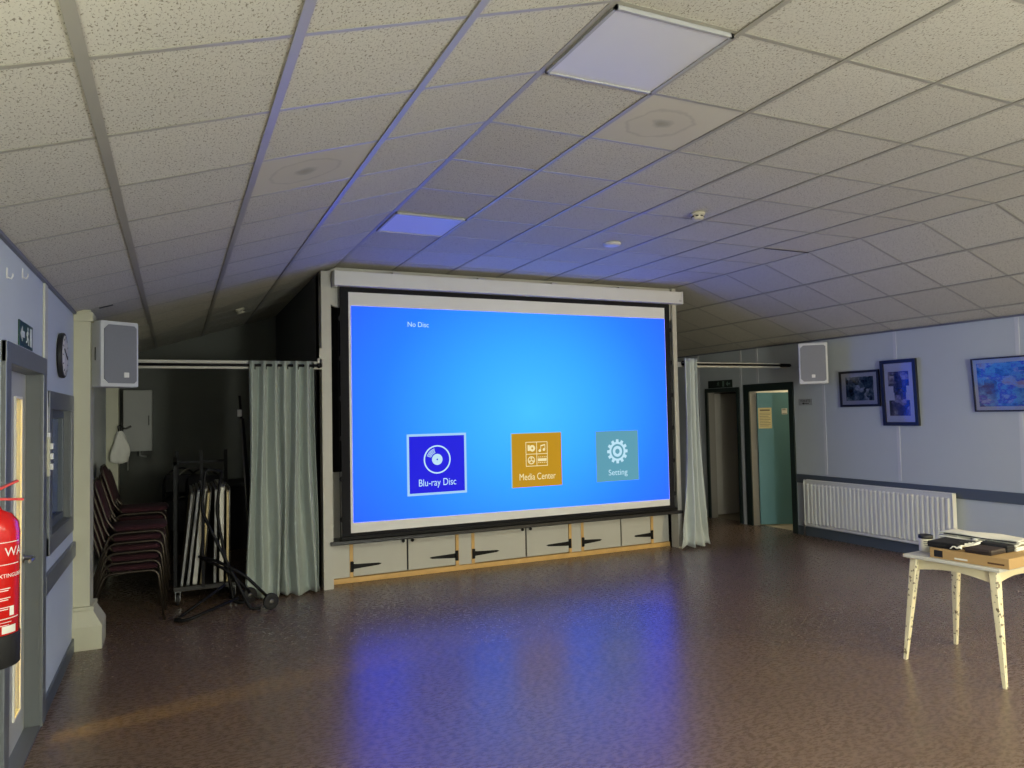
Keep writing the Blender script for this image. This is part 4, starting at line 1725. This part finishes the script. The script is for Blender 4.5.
detector('small round smoke detector on the flat ceiling right of the screen', 2.195, 1.63, ZC - 0.001, 0, 'smoke detectors', True)
detector('small round smoke detector on the dark left slope of the ceiling', -0.81, 6.05, zceil(-0.81) - 0.003, -0.3066, 'smoke detectors', True)
mb = MB((2.118, 2.731, ZC))
mb.lathe([(0.075, -0.001), (0.08, -0.008), (0.075, -0.022), (0.05, -0.03)], 28, 'Z', (2.118, 2.731, ZC))
tag(mb.build('ceiling_disc', M_white), 'flat round white disc on the ceiling above the screen', 'ceiling fitting')
mb = MB((-1.97, 3.62, zceil(-1.97) - 0.004))
mb.box(-2.02, -1.92, 3.605, 3.635, zceil(-1.97) - 0.008, zceil(-1.97) - 0.001, rot=Matrix.Rotation(-0.3066, 3, 'Y'))
tag(mb.build('ceiling_slot', M_ink), 'short dark slot in the left ceiling slope above the pillar', 'ceiling fitting')
# slightly dropped tile edge by the right fold
mb = MB((3.9, 2.4, ZC))
mb.box(3.0 + 0.60, 4.17, 2.385, 2.398, ZC - 0.011, ZC - 0.007)
tag(mb.build('tile_gap', M_ink), 'dark gap along one dropped ceiling tile right of the screen', 'ceiling fitting')

# ---------------------------------------------------------------- stacked chairs


def smooth_path(pts, n=5, r=0.05):
    """round the corners of a polyline"""
    P = [Vector(p) for p in pts]
    out = [P[0]]
    for i in range(1, len(P) - 1):
        a, b_, c = P[i - 1], P[i], P[i + 1]
        d1_, d2_ = (a - b_), (c - b_)
        rr = min(r, d1_.length * 0.45, d2_.length * 0.45)
        s, e = b_ + d1_.normalized() * rr, b_ + d2_.normalized() * rr
        for k in range(n + 1):
            t_ = k / n
            out.append(s * (1 - t_) ** 2 + b_ * 2 * t_ * (1 - t_) + e * t_ ** 2)
    out.append(P[-1])
    return out


def make_chair():
    t = thing('stacking_chair', 'x', 'chair', (0, 0, 0), 0, 'burgundy stacking chairs in the left alcove')
    for s in (-1, 1):
        mb = MB()
        x = s * 0.235
        mb.tube(smooth_path([(x * 1.03, -0.285, 0), (x, -0.235, 0.43), (x, 0.165, 0.425), (x * 1.04, 0.30, 0)], 5, 0.07), 0.0115, 8)
        mb.build('side_frame', M_chair, t)
    mb = MB()
    bx_ = 0.205
    mb.tube(smooth_path([(-bx_, 0.12, 0.44), (-bx_, 0.185, 0.52), (-bx_, 0.29, 0.87), (bx_, 0.29, 0.87), (bx_, 0.185, 0.52), (bx_, 0.12, 0.44)], 5, 0.08), 0.011, 8)
    mb.build('back_frame', M_chair, t)
    mb = MB()
    mb.tube([(-0.235, -0.1, 0.424), (0.235, -0.1, 0.424)], 0.009, 6)
    mb.tube([(-0.235, 0.12, 0.424), (0.235, 0.12, 0.424)], 0.009, 6)
    build_each(mb, 'cross_rail', M_chair, t)
    mb = MB()

    def seat(u, v):
        th = 2 * PI * u
        sx = 0.222 * (abs(math.cos(th)) ** 0.35) * (1 if math.cos(th) >= 0 else -1)
        sy = 0.22 * (abs(math.sin(th)) ** 0.35) * (1 if math.sin(th) >= 0 else -1)
        prof_ = [(0.0, 0.437), (0.94, 0.437), (1.0, 0.450), (1.0, 0.462), (0.93, 0.476), (0.6, 0.482), (0.0, 0.480)]
        k, z = prof_[min(6, int(round(v * 6)))]
        return (sx * max(k, 1e-3), -0.045 + sy * max(k, 1e-3), z)
    mb.grid(seat, 40, 6)
    bmesh.ops.remove_doubles(mb.bm, verts=mb.bm.verts[:], dist=1e-4)
    mb.build('seat', M_burg, t)
    mb = MB()

    def back(u, v):
        th = 2 * PI * u
        sx = 0.200 * (abs(math.cos(th)) ** 0.4) * (1 if math.cos(th) >= 0 else -1)
        sz = 0.165 * (abs(math.sin(th)) ** 0.4) * (1 if math.sin(th) >= 0 else -1)
        prof_ = [(0.0, 0.018), (0.94, 0.018), (1.0, 0.008), (1.0, -0.008), (0.93, -0.020), (0.5, -0.026), (0.0, -0.026)]
        k, dy = prof_[min(6, int(round(v * 6)))]
        k = max(k, 1e-3)
        return (sx * k, 0.243 + sz * k * 0.29 + dy, 0.70 + sz * k)
    mb.grid(back, 40, 6)
    bmesh.ops.remove_doubles(mb.bm, verts=mb.bm.verts[:], dist=1e-4)
    mb.build('backrest', M_burg, t)
    return t


proto = make_chair()
ordw = ['bottom', 'second from bottom', 'third from bottom', 'fourth from bottom', 'fifth from bottom', 'topmost']
first = True
for (sx_, sy_, cnt, where) in ((-1.855, 4.38, 5, 'front stack beside the cream pillar'), (-1.86, 5.00, 6, 'second stack, behind the front one'), (-1.86, 5.66, 5, 'rearmost stack in the dark alcove')):
    for k in range(cnt):
        c = proto if first else copy_tree(proto)
        first = False
        c.location = (sx_ + 0.010 * k, sy_, 0.083 * k)
        c.rotation_euler = (0, 0, LW)
        pos = 'topmost' if k == cnt - 1 else ordw[k]
        c['label'] = 'burgundy stacking chair, %s in the %s' % (pos, where)

# ---------------------------------------------------------------- table trolley
TX0, TX1, TY0, TY1 = -1.50, -0.96, 4.56, 5.70
OT = ((TX0 + TX1) / 2, 5.1, 0)
t = thing('table_trolley', 'black wheeled trolley loaded with folded tables in the left alcove', 'trolley', OT)
mb = MB(OT)
mb.box(TX0, TX1, TY0, TY1, 0.13, 0.17, 0.004)
mb.build('deck', mat('trolley_deck', rgb(44, 42, 38), 0.6, 0.1, 8), t)
mb = MB(OT)
for x in (TX0 + 0.03, TX0 + 0.27, TX1 - 0.03):
    mb.box(x - 0.018, x + 0.018, TY1 - 0.055, TY1 - 0.02, 0.17, 1.37)
mb.box(TX0 + 0.03, TX1 - 0.03, TY1 - 0.045, TY1 - 0.025, 1.24, 1.265)
mb.build('end_frame', M_black, t)
mb = MB(OT)
mb.box(TX0 + 0.0, TX0 + 0.03, TY0 + 0.03, TY0 + 0.06, 0.17, 1.31)
mb.box(TX0 + 0.0, TX0 + 0.03, TY0 + 0.03, TY1 - 0.02, 1.28, 1.31)
mb.build('side_frame', M_black, t)
for x in (TX0 + 0.035, TX1 - 0.03):
    for y in (TY0 + 0.05, TY1 - 0.06):
        mb = MB(OT)
        mb.lathe([(0.05, -0.014), (0.052, -0.008), (0.052, 0.008), (0.05, 0.014)], 20, 'X', (x, y, 0.052))
        wh = mb.build('castor', M_rubber, t)
        mb = MB(OT)
        mb.box(x - 0.022, x - 0.017, y - 0.02, y + 0.02, 0.04, 0.13)
        mb.box(x + 0.017, x + 0.022, y - 0.02, y + 0.02, 0.04, 0.13)
        mb.box(x - 0.022, x + 0.022, y - 0.025, y + 0.025, 0.122, 0.131)
        mb.build('fork', M_chrome, wh)
mb = MB(OT)
mb.box(TX0 + 0.235, TX0 + 0.262, TY0 - 0.01, TY0 + 0.0, 0.15, 1.22)
mb.build('strap', M_blackcloth, t)


def folding_table(label, xb, xt, y0, len_, zb, zt, th, m):
    off = (xb, y0, zb)
    t = thing('folding_table', label, 'table', off, 0, 'folded tables on the trolley')
    a = math.atan2(xt - xb, zt - zb)
    R = Matrix.Rotation(a, 4, 'Y')
    h = zt - zb
    mb = MB()
    mb.box(-th / 2 + 0.003, th / 2 - 0.003, 0.008, len_, 0.006, h - 0.006)
    mb.xform(R)
    mb.build('tabletop', M_ttop, t)
    mb = MB()
    mb.box(-th / 2, th / 2, 0.0, 0.010, 0.0, h, 0.002)
    mb.box(-th / 2, th / 2, 0.0, len_, h - 0.008, h)
    mb.box(-th / 2, th / 2, 0.0, len_, 0.0, 0.008)
    mb.xform(R)
    mb.build('edging', m, t)
    mb = MB()
    for yy in (0.10, len_ - 0.15):
        mb.tube(smooth_path([(th / 2 + 0.012, yy, 0.08), (th / 2 + 0.012, yy, h + 0.02), (th / 2 + 0.012, yy + 0.35 * (1 if yy < 0.5 else -1), h + 0.02), (th / 2 + 0.012, yy + 0.35 * (1 if yy < 0.5 else -1), 0.08)], 4, 0.05), 0.009, 6)
    mb.xform(R)
    mb.build('folded_leg', M_steel, t)


M_tedge2 = mat('table_edging_yellowed', rgb(176, 160, 112), 0.5, 0.06, 8)
M_tedge3 = mat('table_edging_grey', rgb(130, 132, 130), 0.5, 0.06, 8)
TBL = [(-1.432, -1.34, 0.020, M_tedge3, 'leftmost folded table on the trolley, thin grey edged'),
       (-1.380, -1.285, 0.022, M_tedge3, 'second folded table from the left on the trolley, grey edged'),
       (-1.322, -1.238, 0.036, M_tedge, 'thick white edged folded table leaning left on the trolley'),
       (-1.268, -1.198, 0.020, M_tedge2, 'thin yellowed folded table just left of the trolley strap'),
       (-1.150, -1.135, 0.022, M_tedge3, 'grey edged folded table just right of the trolley strap'),
       (-1.092, -1.085, 0.036, M_tedge, 'thick white edged folded table standing upright on the trolley'),
       (-1.040, -1.034, 0.020, M_tedge2, 'rightmost folded table on the trolley, yellowed edge')]
for k, (xb, xt, th, m, lab) in enumerate(TBL):
    folding_table(lab, xb, xt, TY0 + 0.03 + 0.012 * (k % 3), 0.95, 0.172, 1.02 + 0.02 * (k % 3), th, m)

# ---------------------------------------------------------------- folding hand truck
OH = (-0.9, 4.15, 0)
t = thing('hand_truck', 'black folding hand truck with two wheels on the floor before the trolley', 'hand truck', OH)
ax = Vector((-0.15, 0.33, 0))
W1 = Vector((-0.715, 4.03, 0.072))
mb = MB(OH)
mb.tube(smooth_path([(-1.10, 4.38, 1.22), (-1.235, 4.34, 1.25), (-1.27, 4.30, 0.88), (-1.20, 4.22, 0.72), (-0.885, 4.06, 0.02), (-0.80, 4.05, 0.02)], 4, 0.05), 0.014, 8)
mb.tube(smooth_path([(-1.10, 4.38, 1.22), (-1.14, 4.42, 0.88), (-1.12, 4.40, 0.72), (-1.00, 4.36, 0.02), (-0.88, 4.33, 0.02)], 4, 0.05), 0.014, 8)
mb.build('handle_frame', M_black, t)
mb = MB(OH)
p0, p1, p2 = Vector((-1.17, 4.15, 0.46)), Vector((-0.93, 4.08, 0.32)), W1 + Vector((-0.02, 0.03, 0.03))
mb.tube(smooth_path([p0, p1, p2], 5, 0.1), 0.014, 8)
mb.tube(smooth_path([p0 + ax * 0.8, p1 + ax * 0.8, p2 + ax * 0.85], 5, 0.1), 0.014, 8)
mb.tube([p0, p0 + ax * 0.8], 0.011, 8)
mb.build('wheel_arm', M_black, t)
mb = MB(OH)
mb.tube(smooth_path([(-0.98, 4.06, 0.13), (-1.40, 3.93, 0.02), (-1.50, 3.98, 0.02), (-1.44, 4.08, 0.025), (-1.08, 4.24, 0.22)], 6, 0.06), 0.014, 8)
mb.tube([(-1.42, 3.94, 0.015), (-1.47, 4.05, 0.015)], 0.011, 8)
mb.build('toe_loop', M_black, t)
mb = MB(OH)
mb.tube([W1, W1 + ax], 0.008, 8)
mb.build('axle', M_steel, t)
for k in (0, 1):
    mb = MB()
    mb.lathe([(0.030, -0.012), (0.060, -0.016), (0.072, -0.010), (0.072, 0.010), (0.060, 0.016), (0.030, 0.012)], 28, 'Y')
    c = W1 + ax * k - Vector(OH)
    rt = Matrix.Translation(c) @ Matrix.Rotation(math.radians(24), 4, 'Z')
    mb.xform(rt)
    wh = mb.build('wheel', M_rubber, t)
    mb = MB()
    mb.lathe([(0.012, -0.020), (0.022, -0.016), (0.022, 0.016), (0.012, 0.020)], 16, 'Y')
    mb.xform(rt)
    mb.build('hub', M_steel, wh)

# ---------------------------------------------------------------- back of the left alcove
t = thing('wall_cabinet', 'white wall cabinet high on the back wall of the left alcove', 'cabinet', (-1.93, YF, 1.30))
mb = MB()
mb.box(-0.17, 0.17, -0.22, 0, 0, 0.80, 0.004)
mb.build('body', M_cabwhite, t)
mb = MB()
mb.box(-0.165, 0.165, -0.238, -0.221, 0.006, 0.794, 0.003)
dr = mb.build('cabinet_door', M_cabwhite, t)
mb = MB()
mb.tube([(0.13, -0.24, 0.34), (0.13, -0.26, 0.35), (0.13, -0.26, 0.45), (0.13, -0.24, 0.46)], 0.006, 6)
mb.build('door_handle', M_steel, dr)
mb = MB()
mb.tube([(-0.12, -0.1, 0.0), (-0.12, -0.1, -0.25)], 0.012, 8)
mb.tube([(0.02, -0.1, 0.0), (0.02, -0.1, -0.06), (0.10, -0.1, -0.08)], 0.012, 8)
build_each(mb, 'pipe', M_cabwhite, t)
# crumpled cloth bag hanging on the second pillar
t = thing('cloth_bag', 'crumpled cream cloth bag hanging on the pillar in the left alcove', 'bag', (-2.04, 6.36, 1.22))
mb = MB()


def bag(u, v):
    th = 2 * PI * u
    r = (0.02 + 0.065 * math.sin(min(1, v * 1.05) * PI * 0.62) ** 0.8) * (1 + 0.18 * math.sin(3 * th + 4 * v) + 0.08 * math.sin(7 * th - 6 * v))
    if v > 0.97:
        r *= 0.35
    return (r * math.cos(th), -0.02 + 0.55 * r * math.sin(th), 0.36 * (1 - v) + 0.01)


mb.grid(bag, 36, 18)
mb.build('bag_body', M_paper, t)
mb = MB()
mb.tube([(-0.01, -0.02, 0.35), (-0.02, -0.03, 0.42), (0.01, -0.01, 0.44), (0.01, -0.02, 0.36)], 0.008, 6)
mb.build('carry_strap', M_ink, t)
mb = MB((-2.0, 6.38, 1.66))
mb.tube([(-2.02, 6.40, 1.655), (-2.02, 6.33, 1.65), (-2.02, 6.315, 1.68)], 0.007, 6)
mb.tube([(-2.02, 6.38, 1.62), (-1.98, 6.33, 1.615), (-1.93, 6.33, 1.64)], 0.012, 6)
tag(mb.build('coat_hook', M_steel), 'metal coat hook on the pillar above the cloth bag', 'hook')

# black folding chairs leaning at the back
for k in range(3):
    bx = -1.42 + 0.13 * k
    by = 7.2 - 0.12 * k
    t = thing('folding_chair', ['black folded chair leaning at the back of the alcove, nearest the wall cabinet',
                                'black folded chair leaning in the middle of three at the back of the alcove',
                                'black folded chair leaning at the back of the alcove, nearest the trolley'][k], 'chair', (bx, by, 0), 0, 'folded chairs at the back of the alcove')
    R = Matrix.Rotation(math.radians(-6 - 2 * k), 4, 'X')
    mb = MB()
    mb.tube(smooth_path([(-0.2, 0, 0.0), (-0.2, 0.02, 0.98), (-0.06, 0.02, 1.10), (0.06, 0.02, 1.10), (0.2, 0.02, 0.98), (0.2, 0, 0.0)], 4, 0.1), 0.011, 8)
    mb.tube(smooth_path([(-0.17, 0.05, 0.02), (-0.17, 0.05, 0.75), (0.17, 0.05, 0.75), (0.17, 0.05, 0.02)], 4, 0.06), 0.010, 8)
    mb.xform(R)
    mb.build('frame', M_steel if k == 1 else M_black, t)
    mb = MB()
    mb.box(-0.18, 0.18, 0.005, 0.035, 0.80, 1.02, 0.01)
    mb.xform(R)
    mb.build('backrest', M_ink, t)
    mb = MB()
    mb.box(-0.17, 0.17, 0.02, 0.045, 0.32, 0.70, 0.01)
    mb.xform(R)
    mb.build('seat', M_ink, t)

# dark chest behind the stacks
t = thing('storage_chest', 'low dark storage chest against the back wall of the alcove', 'chest', (-1.05, 7.65, 0))
mb = MB()
mb.box(-0.5, 0.5, -0.3, 0.3, 0.0, 0.82, 0.01)
mb.build('body', M_blackcloth, t)
mb = MB()
mb.box(-0.52, 0.52, -0.32, 0.32, 0.82, 0.87, 0.01)
mb.build('lid', M_ink, t)
# folded stand behind the curtain
t = thing('folded_stand', 'black folded tripod stand leaning behind the left curtain', 'stand', (-0.86, 5.0, 0))
mb = MB()
mb.tube([(0.12, 0, 0.0), (-0.035, 0.0, 1.93)], 0.012, 8)
mb.build('centre_tube', M_black, t)
for k, dx in enumerate((-0.03, 0.028, 0.0)):
    mb = MB()
    mb.tube([(0.10 + dx, -0.03 + 0.03 * k, 0.02), (-0.01 + dx * 0.4, -0.01 + 0.01 * k, 1.70)], 0.008, 8)
    mb.build('leg', M_steel if k == 0 else M_black, t)
mb = MB()
mb.box(-0.055, -0.015, -0.03, 0.02, 1.72, 1.79, 0.006)
mb.build('clamp', M_white, t)

# ---------------------------------------------------------------- small table at the right
TC = Vector((3.273, 0.29, 0))
RT = math.radians(4.4)
tb_ = thing('side_table', 'small cream painted wooden table with chipped splayed legs at the right', 'table', TC, RT)
fx_, fy_ = 0.292, 0.31
TZ = 0.70
mb = MB()
mb.box(-0.29, 0.29, -0.305, 0.305, TZ - 0.022, TZ, 0.006)
mb.build('tabletop', M_tabletop, tb_)
for sx, sy in ((-1, 1), (1, 1), (-1, -1), (1, -1)):
    mb = MB()
    f0, f1 = Vector((sx * fx_, sy * fy_, 0)), Vector((sx * fx_ * 0.80, sy * fy_ * 0.80, TZ - 0.02))
    n_ = 6
    rings = []
    for k in range(n_ + 1):
        t_ = k / n_
        c = f0.lerp(f1, t_)
        r = 0.012 + 0.015 * t_
        rings.append([mb.bm.verts.new(c + Vector((a * r, b_ * r, 0))) for a, b_ in ((-1, -.75), (-.75, -1), (.75, -1), (1, -.75), (1, .75), (.75, 1), (-.75, 1), (-1, .75))])
    for i in range(n_):
        for k in range(8):
            mb.bm.faces.new((rings[i][k], rings[i][(k + 1) % 8], rings[i + 1][(k + 1) % 8], rings[i + 1][k]))
    mb.bm.faces.new(rings[0][::-1])
    mb.bm.faces.new(rings[-1])
    lg = mb.build('leg', M_tablewood, tb_)
# arched aprons between the legs


def apron(L_, axis, s):
    mb = MB()
    poly = [(-L_, TZ - 0.022), (-L_, TZ - 0.105)]
    for k in range(13):
        t_ = k / 12
        poly.append((-L_ + 2 * L_ * t_, TZ - 0.105 + 0.035 * math.sin(PI * t_)))
    poly += [(L_, TZ - 0.022)]
    if axis == 'x':
        mb.prism(poly, -0.009, 0.009)
        mb.xform(Matrix.Translation((0, s * fy_ * 0.82, 0)))
    else:
        mb.prism_x(poly, -0.009, 0.009)
        mb.xform(Matrix.Translation((s * fx_ * 0.82, 0, 0)))
    mb.build('apron', mat('apron_paint', rgb(220, 210, 172), 0.5, 0.05, 10), tb_)


apron(fx_ * 0.84, 'x', 1)
apron(fx_ * 0.84, 'x', -1)
apron(fy_ * 0.84, 'y', 1)
apron(fy_ * 0.84, 'y', -1)

# things on the table are placed in the table's own axes
MT = Matrix.Translation(TC) @ Matrix.Rotation(RT, 4, 'Z')


def on_table(name, label, cat, x, y, z, rz=0.0, group=None):
    return thing(name, label, cat, MT @ Vector((x, y, z)), RT + rz, group)


bxh = 0.064
t = on_table('cardboard_box', 'flat brown cardboard box lying on the small table', 'box', 0.01, -0.085, TZ + 0.001)
mb = MB()
mb.box(-0.27, 0.27, -0.262, 0.220, 0.0, bxh, 0.003)
mb.build('carton', M_card, t)
mb = MB()
mb.box(-0.2715, -0.2695, 0.135, 0.19, 0.010, 0.052)
mb.build('printed_mark', M_ink, t)
mb = MB()
mb.box(-0.272, -0.2695, -0.235, -0.14, 0.018, 0.028)
mb.build('printed_line', mat('brown_ink', rgb(84, 56, 30), 0.7, 0.05), t)
mb = MB()
mb.box(-0.272, -0.2692, -0.02, 0.06, 0.012, 0.022)
mb.box(0.02, 0.22, -0.2565, -0.2545, 0.012, 0.04)
mb.build('paper_label', M_paper, t)
ZT = TZ + 0.001 + bxh
# dark padded pouches lying on the box
for k, (x, y, lx, ly, hz, rz, lab) in enumerate(((-0.135, 0.068, 0.22, 0.19, 0.040, 0.05, 'black padded pouch at the far end of the cardboard box'),
                                                 (-0.17, -0.165, 0.17, 0.16, 0.034, 0.0, 'dark brown flat case at the near end of the cardboard box'),
                                                 (-0.035, -0.15, 0.09, 0.20, 0.046, 0.0, 'black padded pouch lying behind the brown case on the cardboard box'))):
    t = on_table('padded_pouch', lab, 'pouch', x, y, ZT + 0.0005, rz, 'dark pouches on the cardboard box')
    mb = MB()
    mb.box(-lx / 2, lx / 2, -ly / 2, ly / 2, 0.0, hz, 0.012)
    mb.build('pouch_body', mat('dark_brown_case', rgb(52, 40, 34), 0.6, 0.1) if k == 1 else M_blackcloth, t)
    mb = MB()
    mb.box(-lx / 2 - 0.001, lx / 2 + 0.001, -ly / 2 - 0.001, ly / 2 + 0.001, hz * 0.45, hz * 0.55)
    mb.build('zip', M_rubber, t)
# crumpled white tag / cloth strip between the pouches
t = on_table('white_strap', 'crumpled white cloth strap lying across the cardboard box', 'strap', -0.13, -0.035, ZT + 0.001)
mb = MB()


def strap(u, v):
    x = -0.13 + 0.36 * u
    return (x, -0.035 + 0.07 * v + 0.018 * math.sin(9 * u), 0.012 + 0.034 * u + 0.008 * math.sin(14 * u + 3 * v) + 0.006 * math.sin(11 * v))


mb.grid(strap, 30, 8)
mb.build('strap_fabric', M_paper, t, 0.006)
mb = MB()
for k in range(3):
    mb.box(-0.05 + 0.04 * k, -0.04 + 0.04 * k, -0.03, 0.02, 0.043, 0.05, rot=Matrix.Rotation(0.5, 3, 'Z'))
build_each(mb, 'dark_stripe', M_ink, t)
# pale folded papers on top at the back
for k, (x, y, lx, ly, z, rz, lab) in enumerate(((0.11, -0.01, 0.22, 0.50, 0.046, 0.02, 'white folded sheet lying lowest across the back of the box'),
                                                (0.11, -0.02, 0.19, 0.52, 0.066, -0.02, 'white folded sheet on top across the back of the box'))):
    t = on_table('folded_sheet', lab, 'paper', x, y, ZT + (0.001 if k == 0 else 0.047), rz, 'folded sheets on the cardboard box')
    mb = MB()
    hz = 0.044 if k == 0 else 0.022

    def sh(u, v, lx=lx, ly=ly, hz=hz, k=k):
        return (-lx / 2 + lx * u, -ly / 2 + ly * v, hz * (0.75 + 0.25 * math.sin(PI * u)) + 0.004 * math.sin(9 * v + 3 * u + k))
    mb.grid(sh, 12, 24)
    for zz in (0.3, 0.6):
        mb.box(-lx / 2 + 0.004, lx / 2 - 0.004, -ly / 2 + 0.004, ly / 2 - 0.004, hz * (zz - 0.28), hz * (zz - 0.02), 0.002)
    mb.build('paper_stack', M_paper, t, 0.002)
    if k == 1:
        mb = MB()
        mb.box(-lx / 2 - 0.004, -lx / 2 + 0.03, -ly / 2 + 0.02, ly / 2 - 0.04, hz * 0.25, hz * 0.55, 0.002)
        mb.build('dark_band', M_ink, t)

# cup / tin with dark lid
t = on_table('lidded_tin', 'small white tin with a dark lid on the corner of the table', 'tin', -0.085, 0.266, TZ + 0.001)
mb = MB()
mb.lathe([(0.040, 0.0), (0.042, 0.004), (0.042, 0.088), (0.040, 0.092)], 28)
mb.build('tin_body', mat('tin_cream', rgb(226, 222, 204), 0.35, 0.03), t)
mb = MB()
mb.lathe([(0.044, 0.088), (0.045, 0.092), (0.045, 0.108), (0.040, 0.112), (0.036, 0.108)], 28)
mb.build('lid', M_ink, t)
mb = MB()
rr = 0.0425
for (aa, ab, z0, z1) in ((-2.9, -2.3, 0.066, 0.072), (-2.9, -2.4, 0.054, 0.058), (-2.8, -2.2, 0.044, 0.048), (-2.0, -1.85, 0.02, 0.03)):
    patch(aa, ab, z0, z1, rr)
build_each(mb, 'label_print', M_ink, t)
